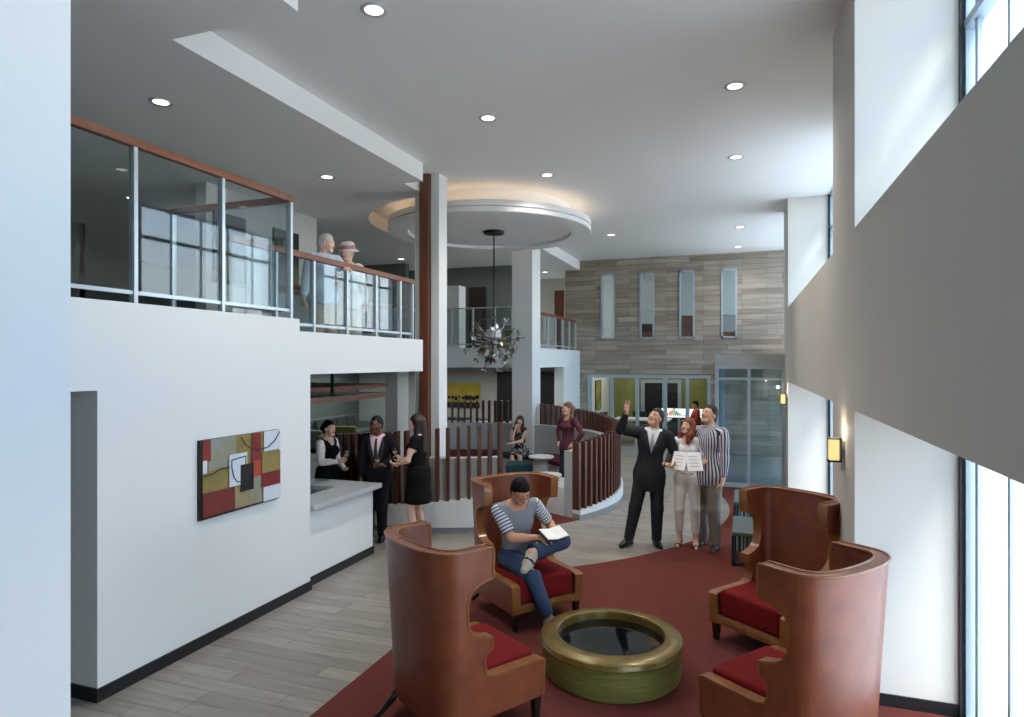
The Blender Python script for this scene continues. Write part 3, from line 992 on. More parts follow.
MB().lathe([(0, 0.08), (0.06, 0.06), (0.09, 0.0), (0.06, -0.06), (0, -0.08)], seg=20).build('hub', M['steel'], t, smooth=True)
gold = PI * (3 - math.sqrt(5))
for i in range(40):
    zz = 1 - 2 * (i + 0.5) / 40
    rr = math.sqrt(1 - zz * zz)
    d = Vector((rr * math.cos(gold * i), rr * math.sin(gold * i), zz))
    if d.z > 0.9:
        continue
    L = rnd.uniform(0.42, 0.66)
    arm = MB().tube([d * 0.07, d * L], 0.008, 5).build('arm', M['steel'] if i % 2 else M['gasket'], t)
    pos = d * (L * rnd.uniform(0.72, 0.98))
    a = d.orthogonal().normalized()
    b = d.cross(a)
    q = rnd.uniform(0, 6.28)
    a, b = a * math.cos(q) + b * math.sin(q), b * math.cos(q) - a * math.sin(q)
    mb = MB()
    s = rnd.uniform(0.08, 0.15)
    k = rnd.randint(4, 6)
    rim = []
    for j in range(k * 2):
        an = PI * j / k
        rad = s * (1.0 if j % 2 == 0 else 0.55) * rnd.uniform(0.8, 1.15)
        rim.append(pos + a * rad * math.cos(an) + b * rad * math.sin(an) + d * (0.035 if j % 2 == 0 else 0.0))
    c1 = mb.bm.verts.new(pos - d * 0.012)
    c0 = mb.bm.verts.new(pos - d * 0.018)
    v1 = [mb.bm.verts.new(p) for p in rim]
    v0 = [mb.bm.verts.new(p - d * 0.006) for p in rim]
    m_ = len(rim)
    for j in range(m_):
        h = (j + 1) % m_
        mb.bm.faces.new((c1, v1[j], v1[h]))
        mb.bm.faces.new((c0, v0[h], v0[j]))
        mb.bm.faces.new((v0[j], v0[h], v1[h], v1[j]))
    mb.build('petal', M['petalbright'] if i % 7 == 3 else M['petal'], arm)
# ---------------------------------------------------------------- lounge and bar on the left
for lab, x0, x1, y0, y1, z0, z1 in (('black ceiling panel with a brown edge board hanging over the bar, nearer the counter', -6.28, -5.0, 5.95, 8.4, 1.99, 2.05), ('black ceiling panel with a brown edge board hanging farther back over the lounge', -11.0, -7.0, 6.4, 11.9, 1.99, 2.05)):
    t = thing('bar_canopy', lab, 'canopy', ((x0 + x1) / 2, (y0 + y1) / 2, z0))
    MB().box(x0, x1 - 0.03, y0, y1, z0, z1).build('slab', M['black'], t, world=True)
    MB().box(x1 - 0.03, x1, y0, y1, z0 - 0.015, z1).build('edge_board', M['woodrail'], t, world=True)
    for yy in (y0 + 0.4, y1 - 0.4):
        MB().box((x0 + x1) / 2 - 0.02, (x0 + x1) / 2 + 0.02, yy - 0.02, yy + 0.02, z1, 2.365).build('hanger', M['gasket'], t, world=True)

M['sofa'] = mat('grey_sofa_fabric', '#59605F', 0.9)
M['cushion'] = mat('charcoal_cushion', '#343638', 0.9)
sx, sy = -11.2, 16.3
t = thing('sofa', 'long grey sofa with a low back against the far lounge wall', 'sofa', (sx, sy, 0.012), PI / 2)
MB().box(-1.4, 1.4, -0.45, 0.45, 0.1, 0.44).build('seat', M['sofa'], t, bevel=0.04)
MB().box(-1.4, 1.4, 0.30, 0.55, 0.1, 0.86).build('backrest', M['sofa'], t, bevel=0.05)
for s in (-1, 1):
    MB().box(s * 1.45 - 0.1, s * 1.45 + 0.1, -0.45, 0.55, 0.1, 0.62).build('armrest', M['sofa'], t, bevel=0.04)
    for yy in (-0.4, 0.45):
        MB().tube([(s * 1.3, yy, 0.1), (s * 1.3, yy, 0)], 0.025, 8).build('leg', M['ebony'], t)
c0 = None
for i, (dx, lab) in enumerate(((-0.75, 'leftmost charcoal cushion leaning on the long grey sofa'), (-0.26, 'second charcoal cushion from the left on the long grey sofa'), (0.24, 'third charcoal cushion from the left on the long grey sofa'), (0.74, 'rightmost charcoal cushion leaning on the long grey sofa'))):
    R = Matrix.Translation((sx, sy, 0)) @ Matrix.Rotation(PI / 2, 4, 'Z')
    p = R @ Vector((dx, 0.10, 0.455))
    mb = MB()
    mb.box(-0.22, 0.22, -0.05, 0.05, 0.0, 0.40, Matrix.Rotation(-0.25, 4, 'X'))
    o = mb.build('cushion', M['cushion'], bevel=0.045, seg=3)
    o.location, o.rotation_euler = p, (0, 0, PI / 2)
    tag(o, lab, 'cushion', 'cushions on the lounge sofa')
for lab, x, y in (('low dark lounge table in front of the grey sofa', -9.9, 15.8),):
    t = thing('low_table', lab, 'table', (x, y, 0))
    MB().box(-0.5, 0.5, -0.35, 0.35, 0.38, 0.42).build('table_top', M['ebony'], t, bevel=0.008)
    for a in (-0.45, 0.45):
        for b in (-0.3, 0.3):
            MB().box(a - 0.02, a + 0.02, b - 0.02, b + 0.02, 0, 0.38).build('leg', M['ebony'], t)
M['olive'] = mat('olive_fabric', '#5C5A26', 0.85)
for lab, x, y, rz in (('olive lounge chair nearer the vest woman, seen over her shoulder', -8.6, 12.6, 0.6), ('olive lounge chair farther back beside the low lounge table', -9.9, 14.3, 0.2)):
    t = thing('lounge_chair', lab, 'armchair', (x, y, 0), rz)
    MB().box(-0.36, 0.36, -0.36, 0.36, 0.14, 0.42).build('seat', M['olive'], t, bevel=0.04)
    MB().box(-0.36, 0.36, 0.26, 0.40, 0.14, 0.80).build('backrest', M['olive'], t, bevel=0.04)
    for s in (-1, 1):
        MB().box(s * 0.38 - 0.06, s * 0.38 + 0.06, -0.36, 0.38, 0.14, 0.6).build('armrest', M['olive'], t, bevel=0.03)
        for yy in (-0.3, 0.3):
            MB().tube([(s * 0.32, yy, 0.14), (s * 0.32, yy, 0)], 0.02, 8).build('leg', M['ebony'], t)

# yellow landscape with dark trees on the bar wall
t = thing('landscape_painting', 'wide yellow painting of a row of dark round trees on the bar wall', 'painting', (-8.05, 18.2, 1.15))
MB().box(-8.60, -7.52, 18.15, 18.2, 1.10, 1.86).build('canvas', mat('painting_yellow', '#9A8A2A', 0.6, color2='#B8A53E', noise=0.5, nscale=3), t, world=True)
mb = MB().box(-8.60, -7.52, 18.142, 18.15, 1.10, 1.26)
pr = random.Random(3)
for k in range(9):
    x = -8.54 + 0.118 * k
    r = pr.uniform(0.035, 0.085)
    zc = 1.38 + pr.uniform(0, 0.06)
    mb.slabpoly([(x + r * math.cos(2 * PI * j / 14), 18.147, zc + r * math.sin(2 * PI * j / 14)) for j in range(14)], (0, -0.005, 0))
    mb.box(x - 0.006, x + 0.006, 18.142, 18.148, 1.24, zc)
mb.build('tree_row', M['black'], t, world=True)

# bar chairs with white shells and black pads behind the booth
def bar_chair(lab, x, y, rz):
    t = thing('bar_chair', lab, 'chair', (x, y, 0), rz, 'white bar chairs behind the booth')
    MB().lathe([(0, 0.62), (0.20, 0.62), (0.23, 0.66), (0.235, 0.74), (0.225, 0.74), (0.21, 0.68), (0, 0.66)], seg=24).build('seat', M['white'], t, auto=40)
    MB().arc((0, 0), 0.20, 0.235, 10, 170, 0.70, 0.93, 16).build('backrest', M['white'], t, auto=40)
    MB().arc((0, 0), 0.195, 0.24, 5, 175, 0.93, 0.965, 16).build('back_cap', M['black'], t, auto=40)
    MB().tube([(0, 0, 0.62), (0, 0, 0.03)], 0.025, 8).build('column', M['steel'], t)
    MB().lathe([(0, 0.035), (0.2, 0.02), (0.21, 0), (0, 0)], seg=24).build('foot', M['steel'], t, auto=40)


for lab, u, rz in (('white bar chair with a black cap, left of three behind the booth parapet', 484, 2.6), ('white bar chair with a black cap, middle of three behind the booth parapet', 496, 3.4), ('white bar chair with a black cap, right of three behind the booth parapet', 508, 3.9)):
    p = at_y(u, 420, 15.4 if u == 496 else 16.3)
    bar_chair(lab, p.x, p.y, rz)
t = thing('bar_table', 'long dark bar table in front of the yellow tree painting', 'table', (-7.9, 16.4, 0))
MB().box(-0.9, 0.75, -0.25, 0.25, 0.90, 0.94).build('table_top', M['black'], t, bevel=0.006)
for a in (-0.7, 0.0, 0.6):
    MB().tube([(a, 0, 0.9), (a, 0, 0)], 0.03, 8).build('leg', M['steel'], t)

# ---------------------------------------------------------------- meeting room behind the storefront
t = thing('meeting_table', 'white meeting table behind the pointing man, inside the green room', 'table', (-2.9, 20.2, 0))
MB().box(-0.85, 0.85, -0.45, 0.45, 0.70, 0.75).build('table_top', M['white'], t, bevel=0.008)
for a in (-0.7, 0.7):
    for b in (-0.35, 0.35):
        MB().tube([(a, b, 0.7), (a, b, 0)], 0.022, 8).build('leg', M['steel'], t)


def mesh_chair(lab, x, y, rz):
    t = thing('meeting_chair', lab, 'chair', (x, y, 0), rz, 'black chairs in the green meeting room')
    MB().box(-0.23, 0.23, -0.23, 0.22, 0.43, 0.48).build('seat', M['black'], t, bevel=0.015)
    MB().box(-0.22, 0.22, 0.20, 0.235, 0.52, 0.92).build('backrest', M['black'], t, bevel=0.015)
    for s in (-1, 1):
        MB().tube([(s * 0.21, -0.2, 0.43), (s * 0.23, -0.24, 0)], 0.012, 6).build('leg', M['steel'], t)
        MB().tube([(s * 0.21, 0.22, 0.9), (s * 0.21, 0.2, 0.44), (s * 0.23, 0.26, 0)], 0.012, 6).build('leg', M['steel'], t)


mesh_chair('black meeting chair at the left end of the white table in the green room', -3.92, 20.1, 1.2)
mesh_chair('black meeting chair behind the white table in the green room', -3.1, 21.1, PI)

t = thing('wall_picture', 'small yellow and black picture on the white meeting room wall', 'picture', (-4.3, 20.0, 1.2))
MB().box(-4.3, -4.27, 19.75, 20.5, 1.02, 1.90).build('canvas', mat('picture_yellow', '#B4A83A', 0.6, color2='#3A3714', noise=0.5, nscale=3.5), t, world=True)
MB().box(-4.30, -4.265, 19.72, 19.75, 1.0, 1.92).box(-4.30, -4.265, 20.5, 20.53, 1.0, 1.92).box(-4.30, -4.265, 19.72, 20.53, 1.0, 1.02).box(-4.30, -4.265, 19.72, 20.53, 1.90, 1.92).build('frame', M['black'], t, world=True)

t = thing('presentation_screen', 'wide lit screen with a coloured bar chart in front of the green wall', 'screen', (-1.75, 20.8, 0))
MB().box(-2.42, -1.10, 20.8, 20.86, 0.74, 1.06).build('casing', M['gasket'], t, world=True, bevel=0.01)
MB().box(-2.40, -1.12, 20.792, 20.8, 0.76, 1.04).build('display', mat('screen_white', '#F4F6F6', 0.4, emit='#F4F6F6', estr=0.75), t, world=True)
for i, (cn, h) in enumerate((('#E8A23A', 0.05), ('#D8472E', 0.11), ('#E8842E', 0.16), ('#7FB0A0', 0.20), ('#3F8A3A', 0.13), ('#2E6E3A', 0.08), ('#C8402E', 0.04))):
    x = -2.22 + i * 0.062
    MB().box(x, x + 0.05, 20.788, 20.793, 0.84, 0.84 + h).build('chart_bar', mat('chart_%d' % i, cn, 0.5, emit=cn, estr=0.5), t, world=True)
mb = MB()
for i in range(13):
    x = -2.34 + i * 0.06
    mb.box(x, x + 0.03, 20.788, 20.793, 0.815, 0.835)
mb.build('chart_axis', M['black'], t, world=True)
MB().box(-1.82, -1.70, 20.86, 20.9, 0.4, 0.9).box(-1.95, -1.55, 20.7, 21.05, 0.0, 0.03).box(-1.79, -1.73, 20.86, 20.9, 0.03, 0.45).build('stand', M['gasket'], t, world=True)

# furniture seen through the slot windows of the upper room
t = thing('upholstered_chair', 'dark brown chair seen through the rightmost slot window', 'armchair', (-0.2, 19.9, 2.95), 0.8)
MB().box(-0.35, 0.35, -0.35, 0.35, 0.1, 0.42).build('seat', M['leather'], t, bevel=0.04)
MB().box(-0.35, 0.35, 0.25, 0.40, 0.1, 0.95).build('backrest', M['ebony'], t, bevel=0.04)
for a in (-0.3, 0.3):
    for b in (-0.3, 0.3):
        MB().box(a - 0.02, a + 0.02, b - 0.02, b + 0.02, 0, 0.1).build('leg', M['ebony'], t)
t = thing('upholstered_chair', 'dark brown chair seen through the second slot window from the left', 'armchair', (-2.65, 19.7, 2.95), 0.4)
MB().box(-0.35, 0.35, -0.35, 0.35, 0.1, 0.42).build('seat', M['leather'], t, bevel=0.04)
MB().box(-0.35, 0.35, 0.25, 0.40, 0.1, 0.72).build('backrest', M['ebony'], t, bevel=0.04)
for a in (-0.3, 0.3):
    for b in (-0.3, 0.3):
        MB().box(a - 0.02, a + 0.02, b - 0.02, b + 0.02, 0, 0.1).build('leg', M['ebony'], t)
t = thing('cabinet', 'dark brown cabinet seen through the third slot window from the left', 'cabinet', (-1.45, 21.0, 2.95))
MB().box(-0.5, 0.5, -0.25, 0.25, 0.05, 1.0).build('carcass', M['ebony'], t, bevel=0.01)
MB().box(-0.48, -0.01, -0.27, -0.25, 0.08, 0.97).build('door', M['wood'], t)
MB().box(0.01, 0.48, -0.27, -0.25, 0.08, 0.97).build('door', M['wood'], t)
# ---------------------------------------------------------------- people: bodies and clothes grown as smooth-blended surfaces
def V(*a):
    return np.array(a, dtype=np.float64)


def nrm(v):
    return v / (np.linalg.norm(v) + 1e-12)


def rotz(a):
    c, s = math.cos(a), math.sin(a)
    return np.array([[c, -s, 0], [s, c, 0], [0, 0, 1.0]])


def rotx(a):
    c, s = math.cos(a), math.sin(a)
    return np.array([[1.0, 0, 0], [0, c, -s], [0, s, c]])


def roty(a):
    c, s = math.cos(a), math.sin(a)
    return np.array([[c, 0, s], [0, 1.0, 0], [-s, 0, c]])


def rc(a, b, ra, rb, k=0.03):
    return ('rc', V(*a), V(*b), ra, rb, k)


def el(c, r, R=None, k=0.03):
    return ('el', V(*c), V(*r), np.eye(3) if R is None else R, None, k)


def grow(prims, t=0.0, s=1.0):
    """same shapes, thicker by t (and radii scaled by s)"""
    out = []
    for p in prims:
        if p[0] == 'rc':
            out.append(('rc', p[1], p[2], p[3] * s + t, p[4] * s + t, p[5]))
        else:
            out.append(('el', p[1], p[2] * s + t, p[3], None, p[5]))
    return out


def pdist(p, X, Y, Z):
    if p[0] == 'rc':
        a, b, ra, rb = p[1], p[2], p[3], p[4]
        d = b - a
        L2 = float(d @ d) + 1e-12
        h = np.clip(((X - a[0]) * d[0] + (Y - a[1]) * d[1] + (Z - a[2]) * d[2]) / L2, 0, 1)
        return np.sqrt((X - a[0] - h * d[0]) ** 2 + (Y - a[1] - h * d[1]) ** 2 + (Z - a[2] - h * d[2]) ** 2) - (ra + (rb - ra) * h)
    c, r, R = p[1], p[2], p[3]
    x, y, z = X - c[0], Y - c[1], Z - c[2]
    u = (R[0, 0] * x + R[1, 0] * y + R[2, 0] * z)
    v = (R[0, 1] * x + R[1, 1] * y + R[2, 1] * z)
    w = (R[0, 2] * x + R[1, 2] * y + R[2, 2] * z)
    k0 = np.sqrt((u / r[0]) ** 2 + (v / r[1]) ** 2 + (w / r[2]) ** 2)
    k1 = np.sqrt((u / r[0] ** 2) ** 2 + (v / r[1] ** 2) ** 2 + (w / r[2] ** 2) ** 2)
    return k0 * (k0 - 1.0) / np.maximum(k1, 1e-9)


def bounds(prims):
    lo, hi = V(9, 9, 9), V(-9, -9, -9)
    for p in prims:
        if p[0] == 'rc':
            for q, r in ((p[1], p[3]), (p[2], p[4])):
                lo, hi = np.minimum(lo, q - r), np.maximum(hi, q + r)
        else:
            m = p[2].max()
            lo, hi = np.minimum(lo, p[1] - m), np.maximum(hi, p[1] + m)
    return lo, hi


def field(prims, h, clip=None, box=None):
    lo, hi = bounds(prims) if box is None else box
    lo, hi = lo - 2.5 * h, hi + 2.5 * h
    n = np.maximum(np.ceil((hi - lo) / h).astype(int) + 1, 4)
    ax = [(lo[i] + h * np.arange(n[i])).astype(np.float32) for i in range(3)]
    F = np.full(tuple(n), 0.5, dtype=np.float32)
    for p in prims:
        a, b = bounds([p])
        k = p[5]
        m = k + 3 * h
        i0 = np.maximum(((a - m - lo) / h).astype(int), 0)
        i1 = np.minimum(((b + m - lo) / h).astype(int) + 2, n)
        if (i1 <= i0).any():
            continue
        sl = tuple(slice(i0[i], i1[i]) for i in range(3))
        X, Y, Z = ax[0][sl[0]][:, None, None], ax[1][sl[1]][None, :, None], ax[2][sl[2]][None, None, :]
        d = pdist(p, X, Y, Z).astype(np.float32)
        A = F[sl]
        q = np.clip(0.5 + 0.5 * (A - d) / k, 0, 1)
        F[sl] = A * (1 - q) + d * q - k * q * (1 - q)
    if clip is not None:
        X, Y, Z = ax[0][:, None, None], ax[1][None, :, None], ax[2][None, None, :]
        F = np.maximum(F, clip(X, Y, Z).astype(np.float32))
    for a in range(3):
        for e in (0, -1):
            ix = [slice(None)] * 3
            ix[a] = e
            F[tuple(ix)] = np.maximum(F[tuple(ix)], 0.01)
    return F, lo


def surfnet(F, lo, h):
    S = F < 0
    c = np.zeros(tuple(x - 1 for x in F.shape), dtype=np.int8)
    nx, ny, nz = c.shape
    for i in (0, 1):
        for j in (0, 1):
            for k in (0, 1):
                c += S[i:i + nx, j:j + ny, k:k + nz]
    mix = (c > 0) & (c < 8)
    idx = np.full(c.shape, -1, dtype=np.int64)
    cells = np.argwhere(mix)
    idx[mix] = np.arange(len(cells))
    acc = np.zeros((len(cells), 3))
    cnt = np.zeros(len(cells))
    cs = [(i, j, k) for i in (0, 1) for j in (0, 1) for k in (0, 1)]
    for a in cs:
        for ax in range(3):
            if a[ax] == 1:
                continue
            b = list(a)
            b[ax] = 1
            fa = F[cells[:, 0] + a[0], cells[:, 1] + a[1], cells[:, 2] + a[2]]
            fb = F[cells[:, 0] + b[0], cells[:, 1] + b[1], cells[:, 2] + b[2]]
            m = (fa < 0) != (fb < 0)
            t = np.where(m, fa / np.where(m, fa - fb, 1), 0)
            p = np.array(a, float)[None, :].repeat(len(cells), 0)
            p[:, ax] += t
            acc[m] += p[m]
            cnt[m] += 1
    v = lo + h * (cells + acc / np.maximum(cnt, 1)[:, None])
    quads = []
    for ax in range(3):
        sl0, sl1 = [slice(None)] * 3, [slice(None)] * 3
        sl0[ax], sl1[ax] = slice(0, -1), slice(1, None)
        A, B = S[tuple(sl0)], S[tuple(sl1)]
        e = np.argwhere(A != B)
        o = [x for x in range(3) if x != ax]
        ok = (e[:, o[0]] > 0) & (e[:, o[1]] > 0) & (e[:, o[0]] < F.shape[o[0]] - 1) & (e[:, o[1]] < F.shape[o[1]] - 1)
        e = e[ok]
        q = []
        for d0, d1 in ((-1, -1), (0, -1), (0, 0), (-1, 0)):
            f = e.copy()
            f[:, o[0]] += d0
            f[:, o[1]] += d1
            q.append(idx[f[:, 0], f[:, 1], f[:, 2]])
        q = np.stack(q, 1)
        ins = S[e[:, 0], e[:, 1], e[:, 2]]
        if ax == 1:
            ins = ~ins
        q[~ins] = q[~ins][:, ::-1]
        quads.append(q)
    return v, np.concatenate(quads)


def link_mesh(name, pieces, m, parent, attr=None, smooth_iter=1):
    vs, fs, n = [], [], 0
    for v, f in pieces:
        if len(v) == 0:
            continue
        for _ in range(smooth_iter):           # one light relaxation keeps cloth free of grid ripples
            s = np.zeros_like(v)
            c = np.zeros(len(v))
            for a in range(4):
                b = (a + 1) % 4
                np.add.at(s, f[:, a], v[f[:, b]])
                np.add.at(s, f[:, b], v[f[:, a]])
                np.add.at(c, f[:, a], 1)
                np.add.at(c, f[:, b], 1)
            v = v * 0.5 + 0.5 * s / np.maximum(c, 1)[:, None]
        vs.append(v)
        fs.append(f + n)
        n += len(v)
    if not vs:
        return None
    v, f = np.concatenate(vs), np.concatenate(fs)
    me = bpy.data.meshes.new(name)
    me.vertices.add(len(v))
    me.vertices.foreach_set('co', v.astype(np.float32).ravel())
    me.loops.add(len(f) * 4)
    me.loops.foreach_set('vertex_index', f.astype(np.int32).ravel())
    me.polygons.add(len(f))
    me.polygons.foreach_set('loop_start', np.arange(0, len(f) * 4, 4, dtype=np.int32))
    me.update(calc_edges=True)
    me.validate()
    me.shade_smooth()
    me.materials.append(m)
    if attr is not None:
        at = me.attributes.new('along', 'FLOAT', 'POINT')
        at.data.foreach_set('value', attr(v).astype(np.float32))
    o = bpy.data.objects.new(name, me)
    COL.objects.link(o)
    o.parent = parent
    return o


def solid(name, prims, m, parent, h=0.010, clip=None, attr=None):
    F, lo = field(prims, h, clip)
    return link_mesh(name, [surfnet(F, lo, h)], m, parent, attr)


def ik(a, t, l1, l2, pole):
    """joint between a and t"""
    d = t - a
    L = np.linalg.norm(d)
    Lc = min(max(L, abs(l1 - l2) + 0.01), (l1 + l2) * 0.998)
    u = d / (L + 1e-9)
    t2 = a + u * Lc
    x = (l1 * l1 - l2 * l2 + Lc * Lc) / (2 * Lc)
    y = math.sqrt(max(l1 * l1 - x * x, 0))
    p = pole - (pole @ u) * u
    return a + u * x + nrm(p) * y, t2


def skel(H=1.75, fem=False, pelvis=(0, 0, None), lean=(0, 0, 0), pyaw=0.0, head=(0, 0, 0), hands=None, feet=None, build=1.0):
    """joint positions, facing -Y, left side at +X. lean = (forward, to the left, twist); head = (down, turn to the left, tilt)
    hands = {'L': (wrist, pole, finger dir, palm normal, curl)}, feet = {'L': (ankle, yaw, pole)}"""
    s = H / 1.75
    J = {'s': s, 'fem': fem, 'b': build}
    P = V(pelvis[0], pelvis[1], 0.95 * s if pelvis[2] is None else pelvis[2])
    Rp = rotz(pyaw)
    Rw = Rp @ rotz(lean[2] * 0.5) @ roty(lean[1] * 0.5) @ rotx(lean[0] * 0.5)
    Rc = Rp @ rotz(lean[2]) @ roty(lean[1]) @ rotx(lean[0])
    J['P'], J['Rp'], J['Rc'], J['Rw'] = P, Rp, Rc, Rw
    J['W'] = P + Rw @ V(0, 0, 0.16) * s
    J['C'] = J['W'] + Rc @ V(0, 0, 0.19) * s
    J['N'] = J['C'] + Rc @ V(0, 0.012, 0.19) * s
    Rh = Rc @ rotx(-lean[0] * 0.7) @ rotz(head[1]) @ rotx(head[0]) @ roty(head[2])
    J['Rh'] = Rh
    J['HB'] = J['N'] + (Rc @ V(0, -0.012, 0.05) * 0.6 + Rh @ V(0, -0.012, 0.05) * 0.4) * s
    J['H'] = J['HB'] + Rh @ V(0, -0.022, 0.105) * s
    sw = (0.162 if fem else 0.188) * s * (0.5 + 0.5 * build)
    for sd, x in (('L', 1), ('R', -1)):
        J['S' + sd] = J['C'] + Rc @ V(x * sw, 0.01, 0.135 * s)
        J['Hp' + sd] = P + Rp @ V(x * 0.088 * s, 0, -0.03 * s)
        hd = (hands or {}).get(sd)
        if hd is None:
            hd = (J['S' + sd] + Rc @ V(x * 0.06, -0.03, -0.535) * s, V(x * 0.3, 1, 0), V(0, -0.12, -1), V(-x, -0.25, 0), 0.45)
        w = V(*hd[0])
        J['E' + sd], J['Wr' + sd] = ik(J['S' + sd], w, 0.285 * s, 0.255 * s, V(*hd[1]))
        J['hand' + sd] = (nrm(V(*hd[2])), nrm(V(*hd[3])), hd[4])
        ft = (feet or {}).get(sd)
        if ft is None:
            ft = ((x * 0.10 * s, 0.01, 0.075 * s), x * 0.18, (0, -1, 0))
        k, a = ik(J['Hp' + sd], V(*ft[0]), 0.43 * s, 0.42 * s, V(*ft[2]))
        J['K' + sd], J['A' + sd], J['fy' + sd] = k, a, ft[1]
        J['fp' + sd] = ft[3] if len(ft) > 3 else 0.0       # toe pitch
    return J


def p_torso(J):
    s, f, b, Rc, Rp, Rw = J['s'], J['fem'], J['b'], J['Rc'], J['Rp'], J['Rw']
    out = [el(J['P'] + Rp @ V(0, 0.005, 0.0) * s, V(0.158 if not f else 0.165, 0.112, 0.12) * s * b, Rp, 0.06),
           el(J['P'] + Rp @ V(0, 0.045, -0.05) * s, V(0.14, 0.09, 0.09) * s * b, Rp, 0.05),
           el(J['W'], V(0.138 if not f else 0.115, 0.10 if not f else 0.088, 0.15) * s * b, Rw, 0.06),
           el(J['C'] + Rc @ V(0, 0.0, 0.01) * s, V(0.158 if not f else 0.132, 0.113 if not f else 0.095, 0.17) * s * b, Rc, 0.06)]
    for x in ('L', 'R'):
        q = 1 if x == 'L' else -1
        out.append(rc(J['C'] + Rc @ V(q * 0.06, 0.012, 0.125) * s, J['S' + x] + Rc @ V(-q * 0.012, 0, 0) * s, 0.062 * s, (0.058 if not f else 0.045) * s, 0.05))
        if f:
            out.append(el(J['C'] + Rc @ V(q * 0.062, -0.082, 0.015) * s, V(0.058, 0.052, 0.058) * s, Rc, 0.035))
    out.append(rc(J['N'] + Rc @ V(0.06, 0.02, -0.03) * s, J['N'] + Rc @ V(-0.06, 0.02, -0.03) * s, 0.05 * s, 0.05 * s, 0.05))
    return out


def p_neck(J):
    s, f = J['s'], J['fem']
    r = (0.047 if f else 0.057) * s
    return [rc(J['N'] + J['Rc'] @ V(0, 0.005, -0.04) * s, J['HB'] + J['Rh'] @ V(0, 0.005, 0.03) * s, r * 1.12, r, 0.035)]


def p_arm(J, x, parts='uf'):
    s, f = J['s'], J['fem']
    k = (0.84 if f else 1.0) * s
    S, E, W = J['S' + x], J['E' + x], J['Wr' + x]
    out = []
    if 'u' in parts:
        out += [rc(S, E, 0.052 * k, 0.040 * k, 0.03), rc(S + (E - S) * 0.25, S + (E - S) * 0.6, 0.051 * k, 0.046 * k, 0.03)]
    if 'f' in parts:
        out += [rc(E, W, 0.040 * k, 0.026 * k, 0.025), rc(E + (W - E) * 0.12, E + (W - E) * 0.45, 0.042 * k, 0.038 * k, 0.025)]
    return out


def p_leg(J, x, parts='ts'):
    s, f, b = J['s'], J['fem'], J['b']
    H, K, A = J['Hp' + x], J['K' + x], J['A' + x]
    out = []
    if 't' in parts:
        out += [rc(H, K, 0.088 * s * b, 0.056 * s, 0.04)]
    if 's' in parts:
        back = nrm(np.cross(K - A, V(math.cos(J['fy' + x]), math.sin(J['fy' + x]), 0)))
        out += [rc(K, A, 0.053 * s, 0.036 * s, 0.03), rc(K + (A - K) * 0.15 + back * 0.012 * s, K + (A - K) * 0.5 + back * 0.012 * s, 0.052 * s, 0.045 * s, 0.03)]
    return out


def foot_frame(J, x):
    return rotz(J['fy' + x]) @ rotx(J['fp' + x])


def p_foot(J, x, t=0.0, heel=0.0):
    s = J['s'] * (0.9 if J['fem'] else 1.0)
    R, A = foot_frame(J, x), J['A' + x]
    return [rc(A + R @ V(0, 0.045, -0.045) * s, A + R @ V(0, -0.09, -0.048 - heel) * s, 0.030 * s + t, 0.030 * s + t, 0.03),
            rc(A + R @ V(0, -0.09, -0.05 - heel) * s, A + R @ V(0, -0.16, -0.055 - heel) * s, 0.035 * s + t, 0.022 * s + t, 0.03),
            rc(A, A + R @ V(0, -0.07, -0.035) * s, 0.036 * s + t, 0.03 * s + t, 0.03)]


def head_prims(J):
    s, f = J['s'], J['fem']
    R, H = J['Rh'], J['H']
    k = s * (0.95 if f else 1.0)
    w = 0.93 if f else 1.0
    L = lambda x, y, z: H + R @ V(x, y, z) * k
    out = [el(L(0, 0.012, 0.028), V(0.074 * w, 0.094, 0.092) * k, R, 0.03), el(L(0, -0.025, -0.012), V(0.062 * w, 0.070, 0.085) * k, R, 0.03),
           rc(L(0, -0.035, -0.045), L(0, -0.068, -0.098), 0.054 * k * w, 0.024 * k, 0.03),
           rc(L(-0.03, -0.06, -0.092), L(0.03, -0.06, -0.092), 0.020 * k, 0.020 * k, 0.02),
           rc(L(0, -0.088, 0.012), L(0, -0.108, -0.026), 0.007 * k, 0.012 * k, 0.012),
           rc(L(-0.012, -0.096, -0.030), L(0.012, -0.096, -0.030), 0.008 * k, 0.008 * k, 0.010),
           rc(L(-0.04, -0.078, 0.022), L(0.04, -0.078, 0.022), 0.012 * k, 0.012 * k, 0.016),
           el(L(0.038, -0.062, -0.025), V(0.022, 0.02, 0.024) * k, R, 0.02), el(L(-0.038, -0.062, -0.025), V(0.022, 0.02, 0.024) * k, R, 0.02)]
    for q in (1, -1):
        out.append(el(L(q * 0.072 * w, 0.014, -0.012), V(0.011, 0.020, 0.032) * k, R @ rotz(q * 0.35), 0.008))
    return out


